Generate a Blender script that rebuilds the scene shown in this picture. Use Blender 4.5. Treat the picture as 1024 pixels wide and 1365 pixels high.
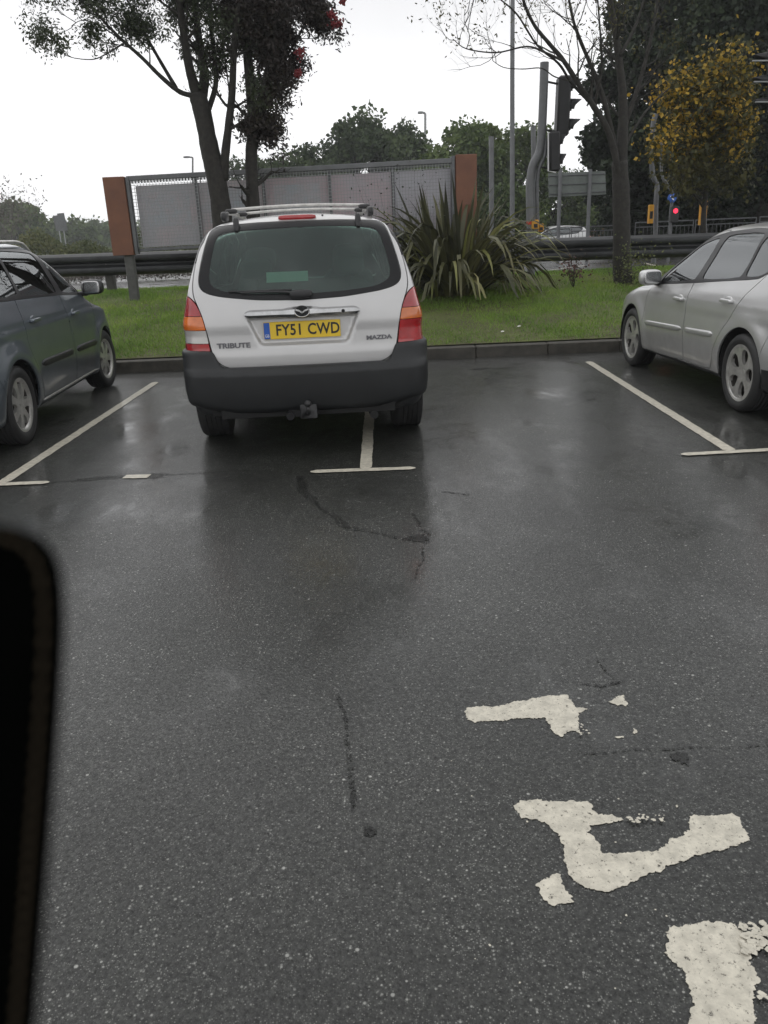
import bpy, math, random
import numpy as np
from mathutils import Vector, Matrix, Euler, noise
R = math.radians
random.seed(7); rng = np.random.default_rng(7)
for o in list(bpy.data.objects): bpy.data.objects.remove(o)
scene = bpy.context.scene
COL = scene.collection

# ------------------------------------------------------------------ camera
EYE, FPX, PITCH, ROLL, YAW = 1.48, 1064.0, math.atan(365/1064.0), 0.041, 0.0127
_f = Vector((0, math.cos(PITCH), -math.sin(PITCH))); _u0 = Vector((0, math.sin(PITCH), math.cos(PITCH))); _r0 = Vector((1, 0, 0))
_r = _r0*math.cos(ROLL) - _u0*math.sin(ROLL); _u = _u0*math.cos(ROLL) + _r0*math.sin(ROLL)
_Z = Matrix.Rotation(YAW, 3, 'Z'); _f, _u, _r = _Z @ _f, _Z @ _u, _Z @ _r
cd = bpy.data.cameras.new('camera'); cam = bpy.data.objects.new('camera', cd); COL.objects.link(cam)
cam.matrix_world = Matrix(((_r.x, _u.x, -_f.x, 0), (_r.y, _u.y, -_f.y, 0), (_r.z, _u.z, -_f.z, EYE), (0, 0, 0, 1)))
cd.sensor_fit = 'VERTICAL'; cd.sensor_height = 36; cd.sensor_width = 27; cd.lens = 36*FPX/1365
cd.clip_start = 0.02; cd.clip_end = 3000
cd.dof.use_dof = True; cd.dof.focus_distance = 6.0; cd.dof.aperture_fstop = 13
scene.camera = cam
scene.render.resolution_x = 768; scene.render.resolution_y = 1024
def ray(px, py): return _f + _r*((px-512)/FPX) - _u*((py-682.5)/FPX)
def at(px, py, Y):
    d = ray(px, py); return Vector((0, 0, EYE)) + d*(Y/d.y)
def gnd(px, py, z=0.0):
    d = ray(px, py); return Vector((0, 0, EYE)) + d*((z-EYE)/d.z)

# ------------------------------------------------------------------ sky, sun, exposure
SUN_EL, SUN_AZ = R(62), R(318)
w = bpy.data.worlds.new('World'); scene.world = w; w.use_nodes = True
nt = w.node_tree; nd = nt.nodes; lk = nt.links
bg = nd['Background']
sky = nd.new('ShaderNodeTexSky'); sky.sky_type = 'NISHITA'; sky.sun_disc = False
sky.sun_elevation = SUN_EL; sky.sun_rotation = SUN_AZ; sky.air_density = 1.0; sky.dust_density = 4.0
hs = nd.new('ShaderNodeHueSaturation'); hs.inputs['Saturation'].default_value = 0.12
lk.new(sky.outputs[0], hs.inputs['Color'])
tc = nd.new('ShaderNodeTexCoord'); sp = nd.new('ShaderNodeSeparateXYZ'); lk.new(tc.outputs['Generated'], sp.inputs[0])
cr = nd.new('ShaderNodeValToRGB'); lk.new(sp.outputs['Z'], cr.inputs[0])
ce = cr.color_ramp.elements
ce[0].position = 0.0; ce[0].color = (1.5, 1.5, 1.51, 1); ce[1].position = 1.0; ce[1].color = (.92, .93, .95, 1)
for p_, c_ in ((.13, (1.45, 1.45, 1.46, 1)), (.20, (1.22, 1.22, 1.235, 1)), (.255, (1.05, 1.05, 1.075, 1)), (.34, (1.3, 1.3, 1.32, 1)), (.5, (1.1, 1.11, 1.13, 1)), (.7, (.95, .96, .98, 1))):
    e_ = ce.new(p_); e_.color = c_
nz = nd.new('ShaderNodeTexNoise'); nz.inputs['Scale'].default_value = 2.2; nz.inputs['Detail'].default_value = 4
lk.new(tc.outputs['Generated'], nz.inputs['Vector'])
mr = nd.new('ShaderNodeMapRange'); mr.inputs['From Min'].default_value = .3; mr.inputs['From Max'].default_value = .7
mr.inputs['To Min'].default_value = 11.0; mr.inputs['To Max'].default_value = 13.5; lk.new(nz.outputs['Fac'], mr.inputs['Value'])
vm = nd.new('ShaderNodeVectorMath'); vm.operation = 'SCALE'; lk.new(cr.outputs[0], vm.inputs[0]); lk.new(mr.outputs[0], vm.inputs['Scale'])
mx = nd.new('ShaderNodeMix'); mx.data_type = 'RGBA'; mx.inputs[0].default_value = .82
lk.new(hs.outputs[0], mx.inputs[6]); lk.new(vm.outputs[0], mx.inputs[7]); lk.new(mx.outputs[2], bg.inputs[0])
bg.inputs[1].default_value = 0.1
sl = bpy.data.lights.new('sun', 'SUN'); sl.energy = 0.5; sl.angle = R(75); sl.color = (1, .97, .93)
so = bpy.data.objects.new('sun', sl); COL.objects.link(so)
so.rotation_euler = Vector((math.sin(SUN_AZ)*math.cos(SUN_EL), math.cos(SUN_AZ)*math.cos(SUN_EL), math.sin(SUN_EL))).to_track_quat('Z', 'Y').to_euler()
scene.view_settings.view_transform = 'Standard'; scene.view_settings.look = 'None'
scene.view_settings.exposure = -0.22; scene.view_settings.gamma = 1
try:
    scene.cycles.max_bounces = 8; scene.cycles.transparent_max_bounces = 16; scene.cycles.glossy_bounces = 4
except Exception: pass

# ------------------------------------------------------------------ material helpers
def new_mat(name):
    m = bpy.data.materials.new(name); m.use_nodes = True
    return m, m.node_tree.nodes, m.node_tree.links, m.node_tree.nodes['Principled BSDF']
def pmat(name, col, rough=.5, metal=0., spec=.5, coat=0., noise_amt=0., noise_scale=8., bump=0., bump_scale=60., col2=None, trans=0., coatr=.05):
    m, n, l, b = new_mat(name)
    b.inputs['Base Color'].default_value = (*col, 1); b.inputs['Roughness'].default_value = rough
    b.inputs['Metallic'].default_value = metal; b.inputs['Specular IOR Level'].default_value = spec
    b.inputs['Coat Weight'].default_value = coat; b.inputs['Coat Roughness'].default_value = coatr
    if trans: b.inputs['Transmission Weight'].default_value = trans
    if noise_amt or col2:
        t = n.new('ShaderNodeTexCoord'); z = n.new('ShaderNodeTexNoise'); z.inputs['Scale'].default_value = noise_scale; z.inputs['Detail'].default_value = 6
        z.inputs['Roughness'].default_value = .65
        l.new(t.outputs['Object'], z.inputs['Vector'])
        r = n.new('ShaderNodeValToRGB'); l.new(z.outputs['Fac'], r.inputs[0])
        c2 = col2 or tuple(c*(1-noise_amt) for c in col)
        r.color_ramp.elements[0].position = .35; r.color_ramp.elements[1].position = .65
        r.color_ramp.elements[0].color = (*c2, 1); r.color_ramp.elements[1].color = (*col, 1)
        l.new(r.outputs[0], b.inputs['Base Color'])
    if bump:
        t = n.new('ShaderNodeTexCoord'); z = n.new('ShaderNodeTexNoise'); z.inputs['Scale'].default_value = bump_scale; z.inputs['Detail'].default_value = 4
        l.new(t.outputs['Object'], z.inputs['Vector'])
        bu = n.new('ShaderNodeBump'); bu.inputs['Strength'].default_value = bump; bu.inputs['Distance'].default_value = .01
        l.new(z.outputs['Fac'], bu.inputs['Height']); l.new(bu.outputs[0], b.inputs['Normal'])
    return m
def leaf_mat(name, cols, rough=.55, transl=.25, scale=1.2):
    # per-leaf colour (random per island) mixed with clump-scale variation
    m, n, l, b = new_mat(name)
    g = n.new('ShaderNodeNewGeometry'); r = n.new('ShaderNodeValToRGB')
    t = n.new('ShaderNodeTexCoord'); z = n.new('ShaderNodeTexNoise'); z.inputs['Scale'].default_value = scale; z.inputs['Detail'].default_value = 2
    l.new(t.outputs['Object'], z.inputs['Vector'])
    ma = n.new('ShaderNodeMath'); ma.operation = 'MULTIPLY_ADD'; ma.inputs[1].default_value = .45; l.new(g.outputs['Random Per Island'], ma.inputs[0])
    m2 = n.new('ShaderNodeMath'); m2.operation = 'MULTIPLY_ADD'; m2.inputs[1].default_value = 1.3; m2.inputs[2].default_value = -.38
    l.new(z.outputs['Fac'], m2.inputs[0]); l.new(m2.outputs[0], ma.inputs[2]); l.new(ma.outputs[0], r.inputs[0])
    k = len(cols); el = r.color_ramp.elements
    el[0].position = 0; el[0].color = (*cols[0], 1); el[1].position = 1; el[1].color = (*cols[-1], 1)
    for i in range(1, k-1):
        e = el.new(i/(k-1)); e.color = (*cols[i], 1)
    l.new(r.outputs[0], b.inputs['Base Color']); b.inputs['Roughness'].default_value = rough; b.inputs['Specular IOR Level'].default_value = .35
    out = n['Material Output']; tr = n.new('ShaderNodeBsdfTranslucent'); l.new(r.outputs[0], tr.inputs[0])
    mi = n.new('ShaderNodeMixShader'); mi.inputs[0].default_value = transl; l.new(b.outputs[0], mi.inputs[1]); l.new(tr.outputs[0], mi.inputs[2]); l.new(mi.outputs[0], out.inputs[0])
    return m
def glass_mat(name, tint, ior=1.75, rough=.0, blotch=False):
    m, n, l, b = new_mat(name); n.remove(b); out = n['Material Output']
    tr = n.new('ShaderNodeBsdfTransparent'); tr.inputs[0].default_value = (*tint, 1)
    gl = n.new('ShaderNodeBsdfGlossy'); gl.inputs['Roughness'].default_value = rough; gl.inputs[0].default_value = (.93, .96, .97, 1)
    fr = n.new('ShaderNodeFresnel'); fr.inputs[0].default_value = ior
    mi = n.new('ShaderNodeMixShader'); l.new(fr.outputs[0], mi.inputs[0]); l.new(tr.outputs[0], mi.inputs[1]); l.new(gl.outputs[0], mi.inputs[2])
    last = mi
    if blotch:   # rain film and breath on the pane
        d = n.new('ShaderNodeBsdfDiffuse'); d.inputs[0].default_value = (.42, .46, .44, 1)
        t = n.new('ShaderNodeTexCoord'); z = n.new('ShaderNodeTexNoise'); z.inputs['Scale'].default_value = 3.5; z.inputs['Detail'].default_value = 4; z.inputs['Distortion'].default_value = .7
        l.new(t.outputs['Object'], z.inputs['Vector'])
        q = n.new('ShaderNodeMapRange'); q.inputs['From Min'].default_value = .42; q.inputs['From Max'].default_value = .75; q.inputs['To Min'].default_value = .01; q.inputs['To Max'].default_value = .07
        l.new(z.outputs['Fac'], q.inputs['Value'])
        m3 = n.new('ShaderNodeMixShader'); l.new(q.outputs[0], m3.inputs[0]); l.new(mi.outputs[0], m3.inputs[1]); l.new(d.outputs[0], m3.inputs[2]); last = m3
    l.new(last.outputs[0], out.inputs[0]); return m
def paint_mat(name, col, metal=.55, rough=.32):
    m, n, l, b = new_mat(name)
    b.inputs['Metallic'].default_value = metal; b.inputs['Coat Weight'].default_value = .8; b.inputs['Coat Roughness'].default_value = .06
    t = n.new('ShaderNodeTexCoord'); sep = n.new('ShaderNodeSeparateXYZ'); l.new(t.outputs['Object'], sep.inputs[0])
    z = n.new('ShaderNodeTexNoise'); z.inputs['Scale'].default_value = 5; z.inputs['Detail'].default_value = 9; z.inputs['Roughness'].default_value = .7; l.new(t.outputs['Object'], z.inputs['Vector'])
    # road grime thickest low on the panels
    a = n.new('ShaderNodeMapRange'); a.inputs['From Min'].default_value = .15; a.inputs['From Max'].default_value = .75; a.inputs['To Min'].default_value = .9; a.inputs['To Max'].default_value = .07
    l.new(sep.outputs['Z'], a.inputs['Value'])
    mu = n.new('ShaderNodeMath'); mu.operation = 'MULTIPLY'; l.new(a.outputs[0], mu.inputs[0]); l.new(z.outputs['Fac'], mu.inputs[1])
    mxx = n.new('ShaderNodeMix'); mxx.data_type = 'RGBA'; l.new(mu.outputs[0], mxx.inputs[0])
    mxx.inputs[6].default_value = (*col, 1); mxx.inputs[7].default_value = (.09, .085, .075, 1); l.new(mxx.outputs[2], b.inputs['Base Color'])
    ra = n.new('ShaderNodeMapRange'); ra.inputs['To Min'].default_value = rough-.06; ra.inputs['To Max'].default_value = rough+.1; l.new(z.outputs['Fac'], ra.inputs['Value']); l.new(ra.outputs[0], b.inputs['Roughness'])
    # beads of rain in the clear coat
    v = n.new('ShaderNodeTexVoronoi'); v.inputs['Scale'].default_value = 95; l.new(t.outputs['Object'], v.inputs['Vector'])
    q = n.new('ShaderNodeMapRange'); q.inputs['From Min'].default_value = .0; q.inputs['From Max'].default_value = .32; q.inputs['To Min'].default_value = 1; q.inputs['To Max'].default_value = 0; l.new(v.outputs['Distance'], q.inputs['Value'])
    bu = n.new('ShaderNodeBump'); bu.inputs['Strength'].default_value = .12; bu.inputs['Distance'].default_value = .002; l.new(q.outputs[0], bu.inputs['Height']); l.new(bu.outputs[0], b.inputs['Coat Normal'])
    return m

# ------------------------------------------------------------------ object helpers
def tag(o, label=None, cat=None, group=None, kind=None):
    if label: o['label'] = label
    if cat: o['category'] = cat
    if group: o['group'] = group
    if kind: o['kind'] = kind
    return o
def thing(name, label, cat, loc=(0, 0, 0), rz=0., group=None):
    o = bpy.data.objects.new(name, None); COL.objects.link(o); o.location = loc; o.rotation_euler = (0, 0, rz)
    o.empty_display_size = .2
    return tag(o, label, cat, group)
def link_mesh(name, V, Fc, mats, parent=None, smooth=False, fm=None, normals=None):
    me = bpy.data.meshes.new(name)
    me.from_pydata([tuple(map(float, v)) for v in V] if not isinstance(V, np.ndarray) else V.tolist(), [], Fc)
    for m in (mats if isinstance(mats, (list, tuple)) else [mats]): me.materials.append(m)
    if fm is not None: me.polygons.foreach_set('material_index', fm)
    if smooth: me.polygons.foreach_set('use_smooth', [True]*len(me.polygons))
    me.update()
    if normals is not None: me.normals_split_custom_set_from_vertices(normals)
    o = bpy.data.objects.new(name, me); COL.objects.link(o)
    if parent: o.parent = parent
    return o
def dup(root, loc=None, rz=None, label=None):
    r = root.copy(); COL.objects.link(r)
    if loc is not None: r.location = loc
    if rz is not None: r.rotation_euler = (0, 0, rz)
    if label: r['label'] = label
    for ch in list(root.children):
        c = ch.copy(); COL.objects.link(c); c.parent = r
        for g in ch.children:
            d = g.copy(); COL.objects.link(d); d.parent = c
    return r
class MB:
    def __init__(s): s.V = []; s.F = []; s.M = []; s.mi = 0
    def add(s, V, F):
        k = len(s.V); s.V += [tuple(v) for v in V]; s.F += [[i+k for i in f] for f in F]; s.M += [s.mi]*len(F); return s
    def box(s, c, d, rot=None, bev=0.0):
        x, y, z = [q/2 for q in d]; b = min(bev, x*.9, y*.9, z*.9)
        if b <= 0:
            P = [Vector((i*x, j*y, k*z)) for i in (-1, 1) for j in (-1, 1) for k in (-1, 1)]
            F = [(0, 1, 3, 2), (4, 6, 7, 5), (0, 4, 5, 1), (2, 3, 7, 6), (0, 2, 6, 4), (1, 5, 7, 3)]
        else:
            P = []; F = []
            idx = {}
            for i in (-1, 1):
                for j in (-1, 1):
                    for k in (-1, 1):
                        for a, v in enumerate(((i*x, j*(y-b), k*(z-b)), (i*(x-b), j*y, k*(z-b)), (i*(x-b), j*(y-b), k*z))):
                            idx[(i, j, k, a)] = len(P); P.append(Vector(v))
            for sgn in (-1, 1):
                F.append([idx[(sgn, j, k, 0)] for j, k in ((-1, -1), (1, -1), (1, 1), (-1, 1))][::sgn])
                F.append([idx[(i, sgn, k, 1)] for i, k in ((-1, -1), (1, -1), (1, 1), (-1, 1))][::-sgn])
                F.append([idx[(i, j, sgn, 2)] for i, j in ((-1, -1), (1, -1), (1, 1), (-1, 1))][::sgn])
            for p in (-1, 1):
                for q in (-1, 1):
                    F.append([idx[(p, q, -1, 0)], idx[(p, q, 1, 0)], idx[(p, q, 1, 1)], idx[(p, q, -1, 1)]])
                    F.append([idx[(p, -1, q, 0)], idx[(p, 1, q, 0)], idx[(p, 1, q, 2)], idx[(p, -1, q, 2)]])
                    F.append([idx[(-1, p, q, 1)], idx[(1, p, q, 1)], idx[(1, p, q, 2)], idx[(-1, p, q, 2)]])
            for i in (-1, 1):
                for j in (-1, 1):
                    for k in (-1, 1): F.append([idx[(i, j, k, 0)], idx[(i, j, k, 1)], idx[(i, j, k, 2)]])
        if rot is not None:
            M = rot if isinstance(rot, Matrix) else Euler(rot).to_matrix()
            P = [M @ p for p in P]
        c = Vector(c); return s.add([p+c for p in P], F)
    def tube(s, pts, rad, n=8, cap=True):
        pts = [Vector(p) for p in pts]; k = len(s.V); m = len(pts)
        rad = rad if isinstance(rad, (list, tuple)) else [rad]*m
        prev = None
        for i, p in enumerate(pts):
            t = (pts[min(i+1, m-1)]-pts[max(i-1, 0)])
            if t.length < 1e-9: t = Vector((0, 0, 1))
            t.normalize()
            if prev is None: a = t.orthogonal().normalized()
            else:
                a = prev - t*prev.dot(t)
                a = a.normalized() if a.length > 1e-6 else t.orthogonal().normalized()
            prev = a; b = t.cross(a)
            for j in range(n):
                th = 2*math.pi*j/n; s.V.append(tuple(p + (a*math.cos(th)+b*math.sin(th))*rad[i]))
        for i in range(m-1):
            for j in range(n):
                s.F.append([k+i*n+j, k+i*n+(j+1) % n, k+(i+1)*n+(j+1) % n, k+(i+1)*n+j]); s.M.append(s.mi)
        if cap:
            s.F.append([k+j for j in range(n)][::-1]); s.F.append([k+(m-1)*n+j for j in range(n)]); s.M += [s.mi]*2
        return s
    def lathe(s, prof, axis='z', n=32, c=(0, 0, 0), closed=False):
        # prof: (radius, height along the axis)
        k = len(s.V); m = len(prof); c = Vector(c)
        for r_, h in prof:
            for j in range(n):
                th = 2*math.pi*j/n; a, b = r_*math.cos(th), r_*math.sin(th)
                v = {'z': (a, b, h), 'x': (h, a, b), 'y': (a, h, -b)}[axis]
                s.V.append(tuple(c+Vector(v)))
        for i in range(m if closed else m-1):
            i2 = (i+1) % m
            for j in range(n): s.F.append([k+i*n+j, k+i*n+(j+1) % n, k+i2*n+(j+1) % n, k+i2*n+j]); s.M.append(s.mi)
        return s
    def prism(s, poly, axis, a, b):
        # poly in the two other axes; extruded along axis between a and b
        def P(u, v, h): return {'x': (h, u, v), 'y': (u, h, v), 'z': (u, v, h)}[axis]
        n = len(poly); V = [P(u, v, a) for u, v in poly]+[P(u, v, b) for u, v in poly]
        F = [list(range(n))[::-1], list(range(n, 2*n))]+[[i, (i+1) % n, n+(i+1) % n, n+i] for i in range(n)]
        return s.add(V, F)
    def build(s, name, mats, parent=None, smooth=False, angle=None):
        o = link_mesh(name, s.V, s.F, mats, parent, smooth or angle is not None, s.M)
        if angle is not None: sharp(o.data, angle)
        return o
def sharp(me, ang):
    me.set_sharp_from_angle(angle=ang)
def text_obj(name, body, size, mat, parent, loc, rot, sx=1., depth=.002, bold=0., spacing=1.):
    cu = bpy.data.curves.new(name, 'FONT'); cu.body = body; cu.size = size; cu.align_x = 'CENTER'; cu.align_y = 'CENTER'
    cu.extrude = depth; cu.offset = bold; cu.space_character = spacing; cu.resolution_u = 3
    t = bpy.data.objects.new(name+'_c', cu); COL.objects.link(t); bpy.context.view_layer.update()
    me = bpy.data.meshes.new_from_object(t.evaluated_get(bpy.context.evaluated_depsgraph_get())); me.name = name
    bpy.data.objects.remove(t)
    me.transform(Matrix.Diagonal((sx, 1, 1, 1))); me.materials.clear(); me.materials.append(mat)
    o = bpy.data.objects.new(name, me); COL.objects.link(o); o.parent = parent; o.location = loc; o.rotation_euler = rot
    return o
def curve(pts):
    # smooth monotone interpolation through points, as a fast lookup
    x = np.array([p[0] for p in pts], float); y = np.array([p[1] for p in pts], float)
    h = np.diff(x); d = np.diff(y)/h; m = np.zeros(len(x)); m[0] = d[0]; m[-1] = d[-1]
    for i in range(1, len(x)-1):
        if d[i-1]*d[i] > 0:
            w1, w2 = 2*h[i]+h[i-1], h[i]+2*h[i-1]; m[i] = (w1+w2)/(w1/d[i-1]+w2/d[i])
    X = np.linspace(x[0], x[-1], 500); k = np.clip(np.searchsorted(x, X)-1, 0, len(h)-1); t = (X-x[k])/h[k]
    Y = (2*t**3-3*t**2+1)*y[k]+(t**3-2*t**2+t)*h[k]*m[k]+(-2*t**3+3*t**2)*y[k+1]+(t**3-t**2)*h[k]*m[k+1]
    return lambda q: np.interp(q, X, Y)
def smax(a, b, k):
    h = np.maximum(k-np.abs(a-b), 0)/k; return np.maximum(a, b)+h*h*k*.25
def smin(a, b, k): return -smax(-a, -b, k)
def pline(y, z, p0, p1):
    dy, dz = p1[0]-p0[0], p1[1]-p0[1]; L = math.hypot(dy, dz)
    return ((y-p0[0])*dz-(z-p0[1])*dy)/L*1.0      # positive on the right-hand side of p0->p1
def rpoly(pts, it=2):
    P = [tuple(p) for p in pts]
    for _ in range(it):
        Q = []
        for i in range(len(P)):
            a, b = P[i], P[(i+1) % len(P)]; L = math.hypot(b[0]-a[0], b[1]-a[1]); f = min(.25, .035/max(L, 1e-6)) if it == 2 and _ == 0 else .25
            Q += [(a[0]+(b[0]-a[0])*f, a[1]+(b[1]-a[1])*f), (b[0]+(a[0]-b[0])*f, b[1]+(a[1]-b[1])*f)]
        P = Q
    return P
def poly_sdf(u, v, poly):
    P = np.array(poly); d = np.full(u.shape, 1e9); ins = np.zeros(u.shape, bool); n = len(P)
    for i in range(n):
        a, b = P[i], P[(i+1) % n]; e = b-a; wx, wy = u-a[0], v-a[1]
        t = np.clip((wx*e[0]+wy*e[1])/(e@e+1e-12), 0, 1)
        d = np.minimum(d, (wx-e[0]*t)**2+(wy-e[1]*t)**2)
        c = ((a[1] <= v) & (b[1] > v)) | ((b[1] <= v) & (a[1] > v))
        if abs(e[1]) > 1e-12: ins ^= c & (u < a[0]+(v-a[1])*e[0]/e[1])
    d = np.sqrt(d); return np.where(ins, d, -d)

# ---- body surfaces: polygonise a smooth field, cut it into panels along outlines
class Shell:
    def __init__(s, V, N, F): s.V, s.N, s.F = V, N, F
def polygonise(f, lo, hi, c):
    ax = [np.arange(lo[i], hi[i]+c, c) for i in range(3)]
    X, Y, Z = np.meshgrid(*ax, indexing='ij'); D = f(X, Y, Z); S = D < 0
    n = np.array(D.shape)-1
    acc = np.zeros((*n, 3)); cnt = np.zeros(tuple(n))
    edges = {}
    for a in range(3):
        sl0 = [slice(None)]*3; sl1 = [slice(None)]*3; sl0[a] = slice(0, -1); sl1[a] = slice(1, None)
        d0, d1 = D[tuple(sl0)], D[tuple(sl1)]; cross = (d0 < 0) != (d1 < 0)
        I = np.argwhere(cross); t = d0[cross]/(d0[cross]-d1[cross])
        P = I.astype(float); P[:, a] += t
        edges[a] = (I, S[tuple(sl0)][cross])
        o1, o2 = [(1, 2), (2, 0), (0, 1)][a]
        for i in (0, -1):
            for j in (0, -1):
                J = I.copy(); J[:, o1] += i; J[:, o2] += j
                ok = np.all((J >= 0) & (J < n), axis=1)
                np.add.at(acc, tuple(J[ok].T), P[ok]); np.add.at(cnt, tuple(J[ok].T), 1)
    idm = -np.ones(tuple(n), int); act = cnt > 0; idm[act] = np.arange(act.sum())
    V = acc[act]/cnt[act][:, None]*c+np.array(lo)
    F = []
    for a in range(3):
        I, s0 = edges[a]; o1, o2 = [(1, 2), (2, 0), (0, 1)][a]; q = []; ok = np.ones(len(I), bool)
        for i, j in ((0, 0), (-1, 0), (-1, -1), (0, -1)):
            J = I.copy(); J[:, o1] += i; J[:, o2] += j; g = np.all((J >= 0) & (J < n), axis=1); ok &= g
            J = np.clip(J, 0, n-1); q.append(idm[tuple(J.T)])
        q = np.stack(q, 1); q[~s0] = q[~s0][:, ::-1]; F += q[ok].tolist()
    def grad(V):
        e = 2e-3; g = np.zeros_like(V)
        for k in range(3):
            d = np.zeros(3); d[k] = e; A, B = V+d, V-d
            g[:, k] = (f(A[:, 0], A[:, 1], A[:, 2])-f(B[:, 0], B[:, 1], B[:, 2]))/(2*e)
        return g
    for _ in range(3):
        g = grad(V); L2 = (g**2).sum(1)+1e-6; st = f(V[:, 0], V[:, 1], V[:, 2])/L2
        dv = g*st[:, None]; L = np.linalg.norm(dv, axis=1); dv *= np.minimum(1, .6*c/np.maximum(L, 1e-9))[:, None]; V = V-dv
    g = grad(V); N = g/np.maximum(np.linalg.norm(g, axis=1), 1e-9)[:, None]
    return Shell(V, N, F)
def clip_shell(sh, s, keep_pos, thr):
    # keep the part where s > thr (keep_pos) or s < thr
    val = (s-thr) if keep_pos else (thr-s)
    V, N = sh.V, sh.N; newV, newN, key = [], [], {}; F = []; base = len(V); pos = (val > 0)
    for f in sh.F:
        c = sum(1 for i in f if pos[i])
        if c == len(f): F.append(f); continue
        if c == 0: continue
        g = []
        for i, a in enumerate(f):
            b = f[(i+1) % len(f)]
            if pos[a]: g.append(a)
            if pos[a] != pos[b]:
                kk = (a, b) if a < b else (b, a)
                if kk not in key:
                    a_, b_ = kk; t = val[a_]/(val[a_]-val[b_]); key[kk] = base+len(newV)
                    newV.append(V[a_]+(V[b_]-V[a_])*t); newN.append(N[a_]+(N[b_]-N[a_])*t)
                g.append(key[kk])
        if len(g) > 2: F.append(g)
    if newV: V = np.vstack([V, newV]); N = np.vstack([N, newN])
    used = sorted({i for f in F for i in f}); mp = {o_: i for i, o_ in enumerate(used)}
    if not used: return Shell(np.zeros((0, 3)), np.zeros((0, 3)), [])
    return Shell(V[used], N[used], [[mp[i] for i in f] for f in F])
def cut(sh, fn, gap=0.):
    s = fn(sh.V, sh.N); return clip_shell(sh, s, True, gap/2), clip_shell(sh, s, False, -gap/2)
def side_reg(poly, sgn, nmin=.3):
    def fn(V, N): return np.where((sgn*V[:, 0] > 0) & (sgn*N[:, 0] > nmin), poly_sdf(V[:, 1], V[:, 2], poly), -.5)
    return fn
def end_reg(poly, sgn, nmin=.15, ylim=None):
    def fn(V, N):
        ok = (sgn*N[:, 1] > nmin)
        if ylim is not None: ok &= (sgn*V[:, 1] > sgn*ylim)
        return np.where(ok, poly_sdf(V[:, 0], V[:, 2], poly), -.5)
    return fn
def shell_obj(name, sh, mats, parent, thick=.014, off=0.):
    V = sh.V+sh.N*off; n = len(V)
    if n == 0: return None
    cnt = {}
    for f in sh.F:
        for i, a in enumerate(f):
            b = f[(i+1) % len(f)]; cnt[(a, b)] = cnt.get((a, b), 0)+1
    bd = [(a, b) for (a, b) in cnt if (b, a) not in cnt]
    VV = [V, V-sh.N*thick]; NN = [sh.N, -sh.N]; F = list(sh.F)+[[i+n for i in f[::-1]] for f in sh.F]; fm = [0]*len(sh.F)+[1]*len(sh.F)
    if bd:
        k = 2*n; a = np.array([x[0] for x in bd]); b = np.array([x[1] for x in bd]); e = V[b]-V[a]
        rn = np.cross(e, sh.N[a]); rn /= np.maximum(np.linalg.norm(rn, axis=1), 1e-9)[:, None]
        for A in (V[b], V[a], V[a]-sh.N[a]*thick, V[b]-sh.N[b]*thick): VV.append(A); NN.append(rn)
        m = len(bd); F += [[k+i, k+m+i, k+2*m+i, k+3*m+i] for i in range(m)]; fm += [0]*m
    mats = mats if isinstance(mats, (list, tuple)) else [mats, mats]
    return link_mesh(name, np.vstack(VV), F, list(mats), parent, True, fm, np.vstack(NN).tolist())

# ------------------------------------------------------------------ shared materials
M = {}
M['trim'] = pmat('interior_trim', (.035, .036, .038), .7)
M['seat'] = pmat('seat_fabric', (.10, .105, .105), .85, noise_amt=.3, noise_scale=60)
M['black'] = pmat('black_plastic', (.018, .018, .019), .42, noise_amt=.3, noise_scale=12)
M['gloss_black'] = pmat('gloss_black', (.010, .010, .011), .30, spec=.3)
M['rubber'] = pmat('tyre_rubber', (.022, .022, .022), .62, bump=.25, bump_scale=90)
M['liner'] = pmat('wheel_well', (.01, .01, .01), .9)
M['alloy'] = pmat('alloy', (.60, .59, .56), .32, metal=.6, noise_amt=.35, noise_scale=14, coat=.3)
M['chrome'] = pmat('chrome', (.52, .52, .52), .24, metal=1.0, noise_amt=.15, noise_scale=20)
M['red_lens'] = pmat('red_lens', (.42, .008, .012), .15, coat=1., noise_amt=.35, noise_scale=9)
M['amber_lens'] = pmat('amber_lens', (.75, .17, .015), .15, coat=1., noise_amt=.3, noise_scale=9)
M['clear_lens'] = pmat('clear_lens', (.62, .6, .58), .12, coat=1., metal=.3)
M['glass_dark'] = glass_mat('tinted_glass', (.46, .56, .54), ior=2.2)
M['glass_clear'] = glass_mat('clear_glass', (.72, .80, .77), ior=1.5)
M['glass_rear'] = glass_mat('wet_rear_glass', (.52, .66, .60), ior=1.5, blotch=True)
M['disc_and_shade'] = pmat('brake_disc', (.05, .045, .04), .6, metal=.3)  # brake disc colour, also the painted shade inside the rim barrel
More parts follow.
